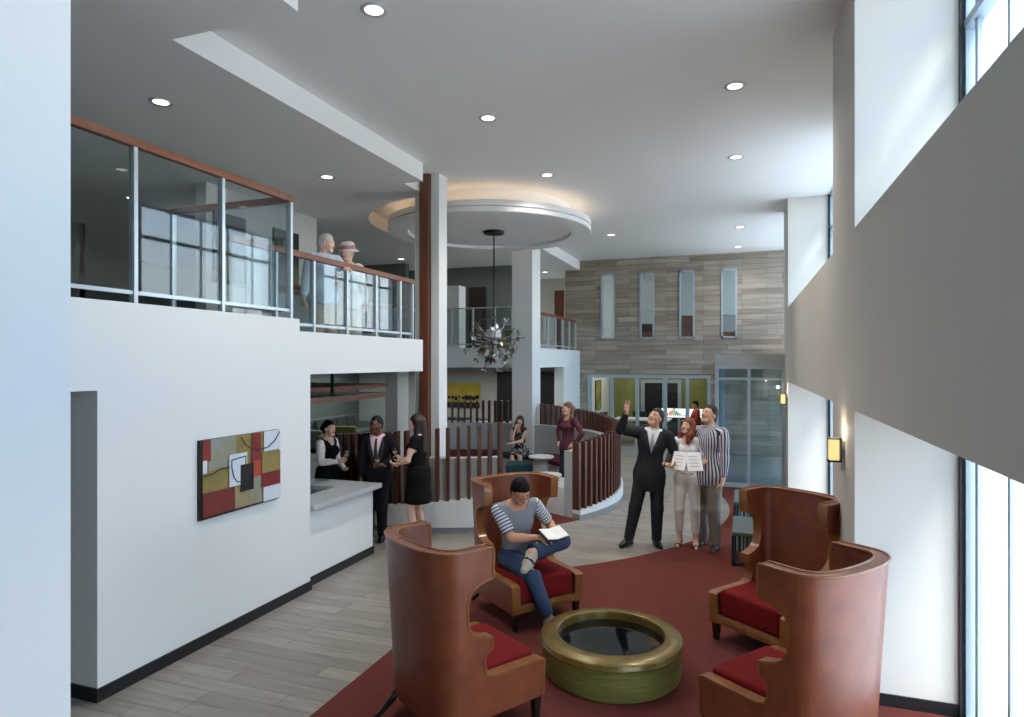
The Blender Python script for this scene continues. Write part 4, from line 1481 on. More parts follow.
def face_parts(J, who, iris='#2A1C14', brow='#1E1510', lip='#9C5A50', beard=False):
    s, f = J['s'], J['fem']
    R, H = J['Rh'], J['H']
    k = s * (0.95 if f else 1.0)
    L = lambda x, y, z: H + R @ V(x, y, z) * k
    for q in (1, -1):
        mb = MB()
        bm = bmesh.new()
        bmesh.ops.create_uvsphere(bm, u_segments=12, v_segments=8, radius=1.0)
        Mx = Matrix.Translation(L(q * 0.031, -0.0845, 0.004)) @ Matrix([list(r) for r in R]).to_4x4() @ Matrix.Diagonal((0.0135 * k, 0.009 * k, 0.0075 * k, 1))
        bm.transform(Mx)
        mb.bm = bm
        e_ = mb.build('eye', M['eye_white'], who, smooth=True)
        bm = bmesh.new()
        bmesh.ops.create_uvsphere(bm, u_segments=10, v_segments=6, radius=1.0)
        bm.transform(Matrix.Translation(L(q * 0.031, -0.0915, 0.004)) @ Matrix([list(r) for r in R]).to_4x4() @ Matrix.Diagonal((0.0058 * k, 0.004 * k, 0.0062 * k, 1)))
        mb = MB()
        mb.bm = bm
        mb.build('iris', smat('iris_' + iris[1:], iris, 0.25), e_, smooth=True)
    for q in (1, -1):
        MB().tube([L(q * 0.014, -0.0945, 0.026), L(q * 0.032, -0.092, 0.032), L(q * 0.05, -0.078, 0.026)], [0.0035 * k, 0.0042 * k, 0.002 * k], 6).build('eyebrow', smat('brow_' + brow[1:], brow, 0.8), who, smooth=True)
    mb = MB()
    mb.tube([L(-0.024, -0.083, -0.060), L(-0.008, -0.0945, -0.0555), L(0.0, -0.095, -0.057), L(0.008, -0.0945, -0.0555), L(0.024, -0.083, -0.060)], [0.002 * k, 0.005 * k, 0.005 * k, 0.005 * k, 0.002 * k], 6)
    mb.tube([L(-0.022, -0.083, -0.061), L(0.0, -0.094, -0.0665), L(0.022, -0.083, -0.061)], [0.002 * k, 0.006 * k, 0.002 * k], 6)
    mb.build('lips', smat('lip_' + lip[1:], lip, 0.45), who, smooth=True)


def hand_prims(J, x):
    """palm, five bent fingers and a thumb leaving the side of the palm"""
    s = J['s'] * (0.88 if J['fem'] else 1.0)
    W = J['Wr' + x]
    f, n, curl = J['hand' + x]
    n = nrm(n - (n @ f) * f)
    q = 1 if x == 'L' else -1
    t = nrm(np.cross(f, n)) * q               # thumb side
    out = [rc(W - f * 0.035 * s, W + f * 0.02 * s, 0.026 * s, 0.024 * s, 0.015)]
    offs, lens = (0.030, 0.010, -0.010, -0.028), (0.072, 0.080, 0.074, 0.058)
    for i, (o, l) in enumerate(zip(offs, lens)):
        a, b = W + f * 0.015 * s + t * o * 0.55 * s, W + f * (0.088 - 0.004 * abs(i - 1)) * s + t * o * s
        out.append(rc(a, b, 0.0145 * s, 0.0115 * s, 0.012))
        p, ang = b, curl * (0.5 + 0.09 * i)
        for seg, r in ((0.45, 0.0092), (0.31, 0.0083), (0.24, 0.0074)):
            d = f * math.cos(ang) + n * math.sin(ang) + t * (0.10 * (1.5 - i)) * max(0.0, 1 - curl)
            e = p + nrm(d) * l * seg * s
            out.append(rc(p, e, r * s, (r - 0.0008) * s, 0.005))
            p = e
            ang += curl * (0.75 + 0.06 * i)
    b = W + f * 0.025 * s + t * 0.022 * s
    m = b + nrm(f * 0.55 + t * 0.65 + n * 0.35) * 0.048 * s
    k = m + nrm(f * 0.85 + t * (0.35 - 0.4 * curl) + n * (0.25 + 0.5 * curl)) * 0.034 * s
    e = k + nrm(f * 0.95 + t * (0.1 - 0.5 * curl) + n * (0.15 + 0.5 * curl)) * 0.026 * s
    out += [rc(b, m, 0.0155 * s, 0.0115 * s, 0.012), rc(m, k, 0.0108 * s, 0.0095 * s, 0.006), rc(k, e, 0.0095 * s, 0.008 * s, 0.005)]
    return out


def body(J, who, skin, h=0.011, hh=0.0055, hhand=0.0042, bare_feet=True):
    """one mesh: trunk, limbs, neck, head, hands"""
    pr = p_torso(J) + p_neck(J)
    for x in 'LR':
        pr += p_arm(J, x) + p_leg(J, x) + p_foot(J, x)
    F, lo = field(pr, h)
    pieces = [surfnet(F, lo, h)]
    hp = head_prims(J) + p_neck(J)
    F, lo = field(hp, hh)
    pieces.append(surfnet(F, lo, hh))
    for x in 'LR':
        F, lo = field(hand_prims(J, x), hhand)
        pieces.append(surfnet(F, lo, hhand))
    return link_mesh('body', pieces, skin, who)


_SM = {}


def smat(name, col, rough=0.7, **kw):
    if name not in _SM:
        _SM[name] = mat(name, col, rough, **kw)
    return _SM[name]


def stripe_attr_mat(name, base, line, period, duty, rough=0.85):
    if name in _SM:
        return _SM[name]
    m = mat(name, base, rough)
    n, l = m.node_tree.nodes, m.node_tree.links
    at = n.new('ShaderNodeAttribute')
    at.attribute_name = 'along'
    mu = n.new('ShaderNodeMath')
    mu.operation = 'DIVIDE'
    mu.inputs[1].default_value = period
    fr = n.new('ShaderNodeMath')
    fr.operation = 'FRACT'
    lt = n.new('ShaderNodeMath')
    lt.operation = 'LESS_THAN'
    lt.inputs[1].default_value = duty
    mx = n.new('ShaderNodeMix')
    mx.data_type = 'RGBA'
    mx.inputs[6].default_value = hexc(base)
    mx.inputs[7].default_value = hexc(line)
    l.new(at.outputs['Fac'], mu.inputs[0])
    l.new(mu.outputs[0], fr.inputs[0])
    l.new(fr.outputs[0], lt.inputs[0])
    l.new(lt.outputs[0], mx.inputs[0])
    l.new(mx.outputs[2], n['Principled BSDF'].inputs['Base Color'])
    _SM[name] = m
    return m


M['eye_white'] = mat('eye_white', '#D8D4CE', 0.3)


# ---- hair and clothes
def hair_cap(J, who, m, h=0.006, thick=0.012, fringe=0.05, extra=(), back=-0.06, name='hair', sides=True):
    """close hair: skull shape grown outwards, open over face and ears' front"""
    s, R, H = J['s'], J['Rh'], J['H']
    k = s * (0.95 if J['fem'] else 1.0)
    w = 0.93 if J['fem'] else 1.0
    L = lambda x, y, z: H + R @ V(x, y, z) * k
    pr = [el(L(0, 0.014, 0.032), V(0.074 * w, 0.094, 0.092) * k + thick, R, 0.02), el(L(0, 0.04, -0.02), V(0.066 * w, 0.062, 0.075) * k + thick * 0.8, R, 0.03)]
    pr += list(extra(L, k) if callable(extra) else extra)

    def clip(X, Y, Z):
        dx, dy, dz = X - H[0], Y - H[1], Z - H[2]
        lx = (R[0, 0] * dx + R[1, 0] * dy + R[2, 0] * dz) / k
        ly = (R[0, 1] * dx + R[1, 1] * dy + R[2, 1] * dz) / k
        lz = (R[0, 2] * dx + R[1, 2] * dy + R[2, 2] * dz) / k
        # face opening in front of the temples, and the cheeks and ears below the hairline
        face = np.maximum(ly + 0.040, lz - fringe + 0.25 * np.maximum(np.abs(lx) - 0.035, 0))
        side = np.maximum(np.maximum(ly - 0.030, lz - 0.012), 0.045 - np.abs(lx))
        cheek = np.maximum(ly + 0.012, lz - 0.030)
        cut = np.minimum(np.minimum(face, cheek), side)
        return np.maximum(-cut, back - lz) * k
    return solid(name, pr, m, who, h, clip)


def long_hair(J, who, m, strands, h=0.008, thick=0.014, fringe=0.055):
    s, R, H = J['s'], J['Rh'], J['H']
    k = s * (0.95 if J['fem'] else 1.0)
    L = lambda x, y, z: H + R @ V(x, y, z) * k
    pr = [el(L(0, 0.014, 0.032), V(0.072, 0.094, 0.092) * k + thick, R, 0.02)]
    for a, b, ra, rb in strands:
        pr.append(rc(L(*a), L(*b), ra * k, rb * k, 0.03))

    def clip(X, Y, Z):
        dx, dy, dz = X - H[0], Y - H[1], Z - H[2]
        lx = (R[0, 0] * dx + R[1, 0] * dy + R[2, 0] * dz) / k
        ly = (R[0, 1] * dx + R[1, 1] * dy + R[2, 1] * dz) / k
        lz = (R[0, 2] * dx + R[1, 2] * dy + R[2, 2] * dz) / k
        face = np.maximum(np.maximum(ly + 0.03, lz - fringe + 0.35 * np.abs(lx)), np.abs(lx) - 0.062)
        face = np.maximum(face, -(lz + 0.125))
        return -face * k
    return solid('hair', pr, m, who, h, clip)


def frame_clip(o, R):
    """coordinates relative to a joint frame"""
    def f(X, Y, Z):
        dx, dy, dz = X - o[0], Y - o[1], Z - o[2]
        return (R[0, 0] * dx + R[1, 0] * dy + R[2, 0] * dz, R[0, 1] * dx + R[1, 1] * dy + R[2, 1] * dz, R[0, 2] * dx + R[1, 2] * dy + R[2, 2] * dz)
    return f


def trousers(J, who, m, h=0.011, t=0.012, wide=1.0, hem=0.03, waist=0.10, name='trousers', low=None):
    s = J['s']
    pr = []
    for x in 'LR':
        H, K, A = J['Hp' + x], J['K' + x], J['A' + x]
        pr += [rc(H, K, 0.092 * s * J['b'] + t, 0.060 * s * wide + t, 0.045), rc(K, A + (K - A) * hem / np.linalg.norm(K - A), 0.060 * s * wide + t, 0.046 * s * wide + t, 0.03)]
        pr += grow(p_leg(J, x), t)[2:3]
    pr += [el(p[1], p[2] + t, p[3], p[5]) for p in p_torso(J)[:2]] + [el(J['W'], p_torso(J)[2][2] + t, J['Rw'], 0.05)]
    fr = frame_clip(J['P'], J['Rp'])
    ends = []
    for x in 'LR':
        K, A = J['K' + x], J['A' + x]
        d = nrm(A - K)
        ends.append((A - d * hem * s, d))

    def clip(X, Y, Z):
        u, v, w = fr(X, Y, Z)
        c = np.where(u * u + v * v < 0.05, w - waist * s, -1)
        for e, d in ends:
            near = (X - e[0]) ** 2 + (Y - e[1]) ** 2 + (Z - e[2]) ** 2 < 0.03
            c = np.maximum(c, np.where(near, (X - e[0]) * d[0] + (Y - e[1]) * d[1] + (Z - e[2]) * d[2], -1))
        return c
    return solid(name, pr, m, who, h, clip)


def top_garment(J, who, m, h=0.010, t=0.012, sleeves='uf', sleeve_cut=1.0, hem=-0.05, neck=0.06, name='shirt', opening=None, skirt=None, attr=None, armt=None, neckw=0.075, collar=False):
    """torso garment; hem is measured from the pelvis, opening = (bottom, half width at the neck) of a front V in the chest frame"""
    s, Rc, Rp = J['s'], J['Rc'], J['Rp']
    pr = grow(p_torso(J), t)
    cuts = []
    for x in 'LR':
        at = t if armt is None else armt
        if 'u' in sleeves:
            ua = p_arm(J, x, 'u')
            if 'f' not in sleeves:
                k_ = (0.84 if J['fem'] else 1.0) * s
                ua = [rc(J['S' + x], J['S' + x] + (J['E' + x] - J['S' + x]) * sleeve_cut, 0.052 * k_, 0.047 * k_, 0.03)]
            pr += grow(ua, at)
        if 'f' in sleeves:
            pr += grow(p_arm(J, x, 'f'), at)
            d = nrm(J['Wr' + x] - J['E' + x])
            cuts.append((J['Wr' + x] - d * 0.012, d))
        elif 'u' in sleeves:
            d = nrm(J['E' + x] - J['S' + x])
            cuts.append((J['S' + x] + (J['E' + x] - J['S' + x]) * sleeve_cut, d))
    if collar:
        pr.append(rc(J['N'] + Rc @ V(0, 0.008, -0.02) * s, J['N'] + Rc @ V(0, 0.0, 0.03) * s, 0.066 * s, 0.062 * s, 0.02))
    if skirt:
        pr += skirt
    fc, fp = frame_clip(J['N'], Rc), frame_clip(J['P'], Rp)

    def clip(X, Y, Z):
        u, v, w = fc(X, Y, Z)
        up, vp, wp = fp(X, Y, Z)
        c = hem * s - wp
        ztop = 0.025 if collar else -0.005
        c = np.maximum(c, np.where((np.abs(u) < 0.11 * s), w - ztop * s - np.abs(u) * 0.0, -1))
        # neck hole dips in front
        hole = np.sqrt((u / (neckw * s)) ** 2 + ((v + 0.03 * s) / (0.075 * s)) ** 2) - 1
        hole = np.maximum(hole * 0.06, -(w + neck * s))
        if not collar:
            c = np.maximum(c, -hole)
        if opening:
            zb, hw = opening
            half = hw * s * np.clip((w - zb * s) / (-zb * s), 0, 1.4)
            o = np.maximum(np.maximum(np.abs(u) - half, v + 0.005 * s), zb * s - w)
            c = np.maximum(c, -o)
        for p, d in cuts:
            near = (X - p[0]) ** 2 + (Y - p[1]) ** 2 + (Z - p[2]) ** 2 < 0.009
            c = np.maximum(c, np.where(near, (X - p[0]) * d[0] + (Y - p[1]) * d[1] + (Z - p[2]) * d[2], -1))
        return c
    return solid(name, pr, m, who, h, clip, attr)


def shoes(J, who, m, sole=0.0, heel=0.0, t=0.007):
    for x in 'LR':
        R, A = foot_frame(J, x), J['A' + x]
        fr = frame_clip(A, R)
        zc = -0.075 * J['s'] * (0.9 if J['fem'] else 1.0) - heel
        def clip(X, Y, Z, fr=fr, zc=zc):
            u, v, w = fr(X, Y, Z)
            return np.maximum(zc - w, w - 0.03 - 0.0 * v)
        solid('shoe', p_foot(J, x, t), m, who, 0.007, clip)


def front_y(prims, J, t, x, z, o=None, R=None):
    """front surface (y in the chest frame) of a garment grown by t at chest coordinates x, z"""
    o, R = (J['N'], J['Rc']) if o is None else (o, R)
    ys = np.linspace(-0.34, 0.02, 145)
    P = o[None, :] + (np.stack([np.full_like(ys, x), ys, np.full_like(ys, z)], 1) @ R.T)
    F = np.full(len(ys), 0.5)
    for p in grow(prims, t):
        d = pdist(p, P[:, 0], P[:, 1], P[:, 2])
        k = p[5]
        q = np.clip(0.5 + 0.5 * (F - d) / k, 0, 1)
        F = F * (1 - q) + d * q - k * q * (1 - q)
    i = np.argmax(F < 0)
    return float(ys[i]) if F[i] < 0 else -0.05


def tie_on(J, who, m, length=0.40, w=0.03, t=0.012):
    s, Rc, N = J['s'], J['Rc'], J['N']
    pts = []
    for i in range(9):
        z = -0.035 - length * i / 8
        y = front_y(p_torso(J) + p_neck(J), J, 0.007 * 1.0, 0.0, z * s) / s
        hw = w * (0.5 + 0.5 * i / 8) if i < 8 else 0.003
        pts.append((y, z, hw))
    mb = MB()
    rows = []
    for y, z, hw in pts:
        rows.append([mb.bm.verts.new(N + Rc @ V(q * hw, yy, z) * s) for q, yy in ((-1, y - t * 0.6), (0, y - t), (1, y - t * 0.6), (1, y - t * 0.3), (-1, y - t * 0.3))])
    for a, b in zip(rows, rows[1:]):
        for i in range(5):
            j = (i + 1) % 5
            mb.bm.faces.new((a[i], a[j], b[j], b[i]))
    mb.bm.faces.new(rows[0])
    mb.bm.faces.new(rows[-1][::-1])
    return mb.build('tie', m, who, smooth=True)


def person(label, loc, face, group=None):
    """face = world direction (x, y) the body faces"""
    rz = math.atan2(face[0], -face[1])
    return thing('person', label, 'person', loc, rz, group)
# ---------------------------------------------------------------- the people
SK_L = mat('skin_light', '#DCAE95', 0.55, spec=0.35)
SK_P = mat('skin_pale', '#E4BBA6', 0.55, spec=0.35)
SK_T = mat('skin_tan', '#C99576', 0.55, spec=0.35)
SK_D = mat('skin_dark', '#6A4230', 0.5, spec=0.4)
SUIT = mat('charcoal_suit', '#2B2C32', 0.85, spec=0.25)
SUIT2 = mat('black_suit', '#17171C', 0.85, spec=0.2)
LAPEL = mat('lapel_cloth', '#303138', 0.8, spec=0.25)
SHIRT_W = mat('white_shirt', '#EDEFF2', 0.8)
SHIRT_P = mat('pink_shirt', '#E8C6CE', 0.8)
BLACKC = mat('black_cloth', '#0E0E10', 0.85, spec=0.2)
WHITEC = mat('white_cloth', '#F0EEE9', 0.85)
KHAKI = mat('grey_chino', '#8A857C', 0.9)
JEANS = mat('blue_denim', '#2A3B55', 0.9, color2='#3A4E6C', noise=0.7, nscale=9)
DJEANS = mat('dark_denim', '#232B3A', 0.9, color2='#2C3648', noise=0.6, nscale=9)
SHOE_B = mat('black_shoe', '#0F0E0E', 0.35)
SHOE_BR = mat('brown_shoe', '#3A261C', 0.5)


def band_attr(a, b):
    """distance along the line a-b, for stripes round a sleeve"""
    d = nrm(b - a)
    return lambda v: (v - a) @ d


def around_attr(o, R, rad):
    """arc length round an upright axis, for lengthwise stripes"""
    def f(v):
        q = (v - o) @ R
        return np.arctan2(q[:, 0], -q[:, 1]) * rad
    return f


def sleeve(J, who, x, m, parts, t, cut=None, attr=None, name='sleeve', h=0.009):
    S, E, W = J['S' + x], J['E' + x], J['Wr' + x]
    pr = grow(p_arm(J, x, parts), t)
    if 'f' not in parts:
        pr = grow([rc(S, S + (E - S) * (cut or 0.8), 0.052 * J['s'], 0.045 * J['s'], 0.03)], t)
    d0, d1 = nrm(E - S), nrm(W - E)

    def clip(X, Y, Z):
        near = (X - S[0]) ** 2 + (Y - S[1]) ** 2 + (Z - S[2]) ** 2 < 0.014
        q = 1 if x == 'L' else -1
        ax = J['Rc'] @ V(q, 0, -0.30)
        ax = nrm(ax)
        p = S - J['Rc'] @ V(q * 0.045, 0, 0)
        c = np.where(near, -((X - p[0]) * ax[0] + (Y - p[1]) * ax[1] + (Z - p[2]) * ax[2]), -1)
        if 'f' in parts:
            e = W - d1 * 0.012
            nr = (X - e[0]) ** 2 + (Y - e[1]) ** 2 + (Z - e[2]) ** 2 < 0.012
            c = np.maximum(c, np.where(nr, (X - e[0]) * d1[0] + (Y - e[1]) * d1[1] + (Z - e[2]) * d1[2], -1))
        else:
            e = S + (E - S) * (cut or 0.8)
            nr = (X - e[0]) ** 2 + (Y - e[1]) ** 2 + (Z - e[2]) ** 2 < 0.02
            c = np.maximum(c, np.where(nr, (X - e[0]) * d0[0] + (Y - e[1]) * d0[1] + (Z - e[2]) * d0[2], -1))
        return c
    return solid(name, pr, m, who, h, clip, attr)


def suit(J, who, m, shirt, tie, t=0.024, vb=-0.36, vw=0.085, hem=-0.23, open_low=True):
    s = J['s']
    top_garment(J, who, shirt, t=0.007, hem=-0.02, sleeves='uf', name='shirt', collar=True)
    sk = [rc(J['P'] + J['Rp'] @ V(0, 0.01, 0.05) * s, J['P'] + J['Rp'] @ V(0, 0.01, -0.18) * s, 0.135 * s, 0.160 * s, 0.06)]
    sk = [el(J['P'] + J['Rp'] @ V(0, 0.012, -0.08) * s, V(0.205, 0.155, 0.30) * s, J['Rp'], 0.06)]
    top_garment(J, who, m, t=t, armt=0.015, hem=hem, sleeves='uf', name='jacket', opening=(vb, vw), skirt=sk, neckw=0.07, neck=0.02)
    # lapels along the V
    Rc, N = J['Rc'], J['N']
    jp = p_torso(J)
    for q in (1, -1):
        mb = MB()
        rows = []
        for i in range(7):
            f = i / 6
            z = -0.02 + (vb + 0.02) * f
            x0 = vw * min(1.4, (z - vb) / (-vb)) + 0.004
            wd = 0.055 * math.sin(PI * min(1.0, 0.22 + 0.78 * (1 - f))) + 0.006
            ya = front_y(jp, J, t, (x0 - 0.004) * s, z * s) / s - 0.004
            yb = front_y(jp, J, t, (x0 + wd) * s, (z + 0.012) * s) / s - 0.008
            rows.append([mb.bm.verts.new(N + Rc @ V(q * xx, yy, zz) * s) for xx, yy, zz in ((x0 - 0.006, ya, z), (x0 + wd, yb, z + 0.012), (x0 + wd, yb + 0.014, z + 0.012), (x0 - 0.006, ya + 0.016, z))])
        for a, b in zip(rows, rows[1:]):
            for i in range(4):
                j = (i + 1) % 4
                mb.bm.faces.new((a[i], a[j], b[j], b[i]))
        mb.build('lapel', LAPEL, who, smooth=True)
    if tie:
        tie_on(J, who, tie, length=min(0.42, -vb + 0.06), t=0.012)
    # shirt collar points
    for q in (1, -1):
        mb = MB()
        a = [(0.012, -0.012), (0.052, 0.012), (0.050, -0.022), (0.026, -0.068)]
        tp = p_torso(J) + p_neck(J)
        lo_ = [N + Rc @ V(q * x, front_y(tp, J, 0.007, q * x * s, z * s) / s - 0.004, z) * s for x, z in a]
        mb.slabpoly(lo_, Rc @ V(0, -0.007, 0) * s)
        mb.build('collar', shirt, who)


def wine_glass(label, p, fill='#C9B98A'):
    t = thing('wine_glass', label, 'glass', tuple(p))
    g = M['drinkglass']
    MB().lathe([(0, 0.0), (0.032, 0.0), (0.030, 0.004), (0.006, 0.008), (0, 0.008)], seg=20).build('foot', g, t, smooth=True)
    MB().tube([(0, 0, 0.006), (0, 0, 0.085)], 0.0035, 8).build('stem', g, t, smooth=True)
    MB().lathe([(0.004, 0.084), (0.026, 0.10), (0.037, 0.13), (0.036, 0.165), (0.030, 0.19), (0.028, 0.19), (0.034, 0.165), (0.035, 0.13), (0.024, 0.102), (0, 0.088)], seg=24).build('bowl', g, t, smooth=True)
    MB().lathe([(0, 0.092), (0.023, 0.105), (0.033, 0.13), (0.033, 0.14), (0, 0.14)], seg=20).build('wine', smat('wine_' + fill[1:], fill, 0.1), t, smooth=True)
    return t


M['drinkglass'] = glass_mat('drinking_glass', (0.95, 0.96, 0.97, 1), 0.05)


def w_of(who, p):
    return FRAMES[who.name] @ Vector(tuple(p))


# -- seated man writing in a notebook
who = person('man in a grey T-shirt with striped sleeves sitting cross-legged and writing', (-2.08, 6.16, 0.012), (0.777, -0.629))
J = skel(1.80, pelvis=(-0.08, 0.0, 0.565), lean=(0.24, -0.07, -0.22), head=(0.48, 0.14, 0.0),
         hands={'R': ((-0.03, -0.33, 0.80), (-0.9, 0.5, -0.4), (0.85, -0.45, -0.12), (0.25, 0.1, -1), 0.85),
                'L': ((0.17, -0.34, 0.785), (0.9, 0.7, -0.6), (-0.75, -0.50, 0.0), (-0.1, 0.2, 1), 0.12)},
         feet={'R': ((-0.06, -0.56, 0.09), -0.15, (-0.3, -1, 0.8)), 'L': ((-0.16, -0.40, 0.685), -1.15, (1, -0.6, 0.45), 0.5)})
body(J, who, SK_T, h=0.009, hh=0.0042, hhand=0.0035)
face_parts(J, who, brow='#15100C', lip='#8A5044')
HAIR_DK = mat('dark_brown_hair', '#0E0A08', 0.7, spec=0.2, bump=0.5, bscale=120)
hair_cap(J, who, HAIR_DK, h=0.0055, thick=0.014, fringe=0.058, back=-0.075)
tee = mat('grey_marl', '#7F828A', 0.95, color2='#8C8F96', noise=0.6, nscale=160)
STR = stripe_attr_mat('navy_stripes', '#CDD2D8', '#1E2A4A', 0.032, 0.36)
for x in 'LR':
    sleeve(J, who, x, STR, 'u', 0.016, cut=0.80, attr=band_attr(J['S' + x], J['E' + x]))
top_garment(J, who, tee, h=0.008, t=0.012, sleeves='', hem=-0.06, neck=0.05, neckw=0.085, name='tee_shirt')
trousers(J, who, JEANS, h=0.009, t=0.008, wide=1.12, hem=0.05, waist=0.11, name='jeans')
CANVAS = mat('cream_canvas_shoe', '#B9AE9C', 0.85)
shoes(J, who, CANVAS, t=0.014)
for x in 'LR':
    R_f, A_ = foot_frame(J, x), J['A' + x]
    q = lambda a, b, c: A_ + R_f @ V(a, b, c) * J['s']
    MB().tube([q(-0.056, -0.075, -0.045), q(-0.042, -0.075, -0.006), q(0, -0.075, 0.012), q(0.042, -0.075, -0.006), q(0.056, -0.075, -0.045)], 0.013, 6).build('shoe_strap', smat('navy_strap', '#1E2A4A', 0.8), who, smooth=True)
# spectacles
s_ = J['s']
L_ = lambda x, y, z: J['H'] + J['Rh'] @ V(x, y, z) * s_
mb = MB()
for q in (1, -1):
    mb.tube([L_(q * 0.032 + 0.022 * math.cos(a), -0.104, 0.0 + 0.017 * math.sin(a)) for a in [2 * PI * i / 14 for i in range(15)]], 0.0022, 5)
    mb.tube([L_(q * 0.054, -0.104, 0.005), L_(q * 0.075, -0.06, 0.008), L_(q * 0.078, 0.01, 0.0)], 0.002, 5)
mb.tube([L_(-0.010, -0.104, 0.003), L_(0.010, -0.104, 0.003)], 0.002, 5)
mb.build('spectacles', smat('spectacle_frame', '#1A1412', 0.3), who, smooth=True)
NB = w_of(who, (0.08, -0.42, 0.835))
t = thing('notebook', 'open white notebook held by the seated man', 'notebook', NB, math.atan2(0.777, 0.629))
MB().box(-0.12, 0.0, -0.085, 0.085, 0, 0.010, Matrix.Rotation(0.35, 4, 'X') @ Matrix.Rotation(0.12, 4, 'Y')).build('page', WHITEC, t)
MB().box(0.0, 0.12, -0.085, 0.085, 0, 0.010, Matrix.Rotation(0.35, 4, 'X') @ Matrix.Rotation(-0.18, 4, 'Y')).build('page', WHITEC, t)
MB().box(-0.125, 0.125, -0.09, 0.09, -0.008, 0.0, Matrix.Rotation(0.35, 4, 'X')).build('cover', smat('notebook_cover', '#2A2A2E', 0.6), t)
pn = J['WrR'] + J['handR'][0] * 0.085
mb = MB().tube([w_of(who, pn + V(0.012, 0.0, -0.035)), w_of(who, pn + V(-0.035, 0.02, 0.085))], [0.003, 0.0045], 8)
tag(mb.build('pen', smat('pen_blue', '#26344E', 0.3), smooth=True), 'dark pen in the right hand of the seated man', 'pen')

# -- man in a dark suit pointing up
who = person('man in a dark suit and pale tie, raising one arm to point upwards', (-1.20, 8.84, 0), (0.22, -0.97))
J = skel(1.86, pelvis=(0.02, 0, None), lean=(-0.02, 0.11, -0.08), head=(-0.38, -0.62, 0.0),
         hands={'R': ((-0.30, -0.24, 1.83), (-1, -0.1, -0.75), (0.05, -0.12, 1), (0.55, -0.75, 0.1), 0.22),
                'L': ((0.22, -0.22, 1.15), (0.7, 0.7, -0.2), (0.75, -0.55, 0.0), (-0.2, -0.2, 0.9), 0.8)},
         feet={'R': ((-0.26, 0.0, 0.08), -0.75, (-0.2, -1, 0)), 'L': ((0.12, 0.05, 0.08), 0.25, (0.1, -1, 0))})
body(J, who, SK_L)
face_parts(J, who, brow='#1C120C')
hair_cap(J, who, smat('brown_hair', '#21150E', 0.6, bump=0.4, bscale=200), thick=0.013, fringe=0.066, back=-0.07)
trousers(J, who, SUIT, t=0.010, wide=1.15, hem=0.0)
suit(J, who, SUIT, SHIRT_W, smat('lilac_tie', '#A9A6B8', 0.6), vb=-0.30, vw=0.085)
shoes(J, who, SHOE_B)
mb = MB().tube([J['WrL'] - J['handL'][0] * 0.012 + 0.029 * (V(0, 0, 1) * math.cos(a) + nrm(np.cross(J['handL'][0], V(0, 0, 1))) * math.sin(a)) for a in [2 * PI * i / 16 for i in range(17)]], 0.007, 6)
mb.build('wristwatch', BLACKC, who, smooth=True)

# -- red-haired woman with the brochure
who = person('red-haired woman in white top and white trousers holding an open brochure', (-0.70, 9.02, 0), (0.06, -1.0))
J = skel(1.69, fem=True, pelvis=(0, 0, 0.955), lean=(0.02, 0.0, -0.05), head=(-0.28, -0.55, 0.08),
         hands={'R': ((-0.14, -0.26, 1.10), (-0.7, 0.6, -0.5), (0.35, -0.65, 0.5), (0.5, 0.3, 0.5), 0.7),
                'L': ((0.14, -0.27, 1.14), (0.7, 0.6, -0.5), (-0.35, -0.6, 0.55), (-0.5, 0.3, 0.5), 0.7)},
         feet={'R': ((-0.10, 0.02, 0.115), -0.25, (-0.1, -1, 0), 0.45), 'L': ((0.11, -0.03, 0.115), 0.1, (0.1, -1, 0), 0.45)})
body(J, who, SK_P)
face_parts(J, who, iris='#4A3A24', brow='#5A2C18', lip='#A8504A')
HRED = mat('auburn_hair', '#6A2C16', 0.5, color2='#8A4426', noise=0.7, nscale=18, bump=0.5, bscale=160)
long_hair(J, who, HRED, [((0.075, 0.02, 0.03), (0.088, -0.02, -0.13), 0.036, 0.05), ((0.088, -0.02, -0.13), (0.092, -0.05, -0.23), 0.05, 0.034), ((-0.075, 0.02, 0.03), (-0.082, 0.0, -0.12), 0.034, 0.046), ((-0.082, 0, -0.12), (-0.08, -0.03, -0.19), 0.046, 0.03),
                       ((0, 0.08, 0.0), (0.0, 0.075, -0.17), 0.07, 0.07)])
trousers(J, who, mat('white_trousers', '#F2F0EB', 0.85), t=0.006, wide=0.98, hem=0.09, waist=0.06)
top_garment(J, who, mat('white_knit', '#E8EAEE', 0.9), t=0.010, sleeves='u', sleeve_cut=0.75, hem=0.0, neck=0.10, neckw=0.07, name='blouse')
MB().tube([J['P'] + J['Rp'] @ V(0.163 * math.cos(a), 0.108 * math.sin(a) + 0.004, 0.045) * J['s'] for a in [2 * PI * i / 24 for i in range(25)]], 0.010, 6).build('belt', smat('tan_belt', '#8A6A50', 0.5), who, smooth=True)
for x in 'LR':
    R_f, A_ = foot_frame(J, x), J['A' + x]
    q = lambda a, b, c: A_ + R_f @ V(a, b, c) * J['s'] * 0.9
    mb = MB()
    mb.slabpoly([q(0.03, 0.06, -0.088), q(0.038, -0.1, -0.092), q(0.02, -0.19, -0.09), q(-0.02, -0.19, -0.09), q(-0.038, -0.1, -0.092), q(-0.03, 0.06, -0.088)], R_f @ V(0, 0, 0.012))
    mb.tube([q(-0.04, -0.12, -0.07), q(-0.02, -0.12, -0.02), q(0.02, -0.12, -0.02), q(0.04, -0.12, -0.07)], 0.008, 6)
    mb.tube([q(0.036 * math.cos(a), 0.01 + 0.042 * math.sin(a), 0.0) for a in [2 * PI * i / 14 for i in range(15)]], 0.007, 6)
    mb.tube([q(0, 0.055, -0.08), V(q(0, 0.055, -0.08)[0], q(0, 0.055, -0.08)[1], 0.002)], [0.014, 0.009], 8)
    mb.build('sandal', BLACKC, who)
BP = w_of(who, (0.0, -0.385, 1.21))
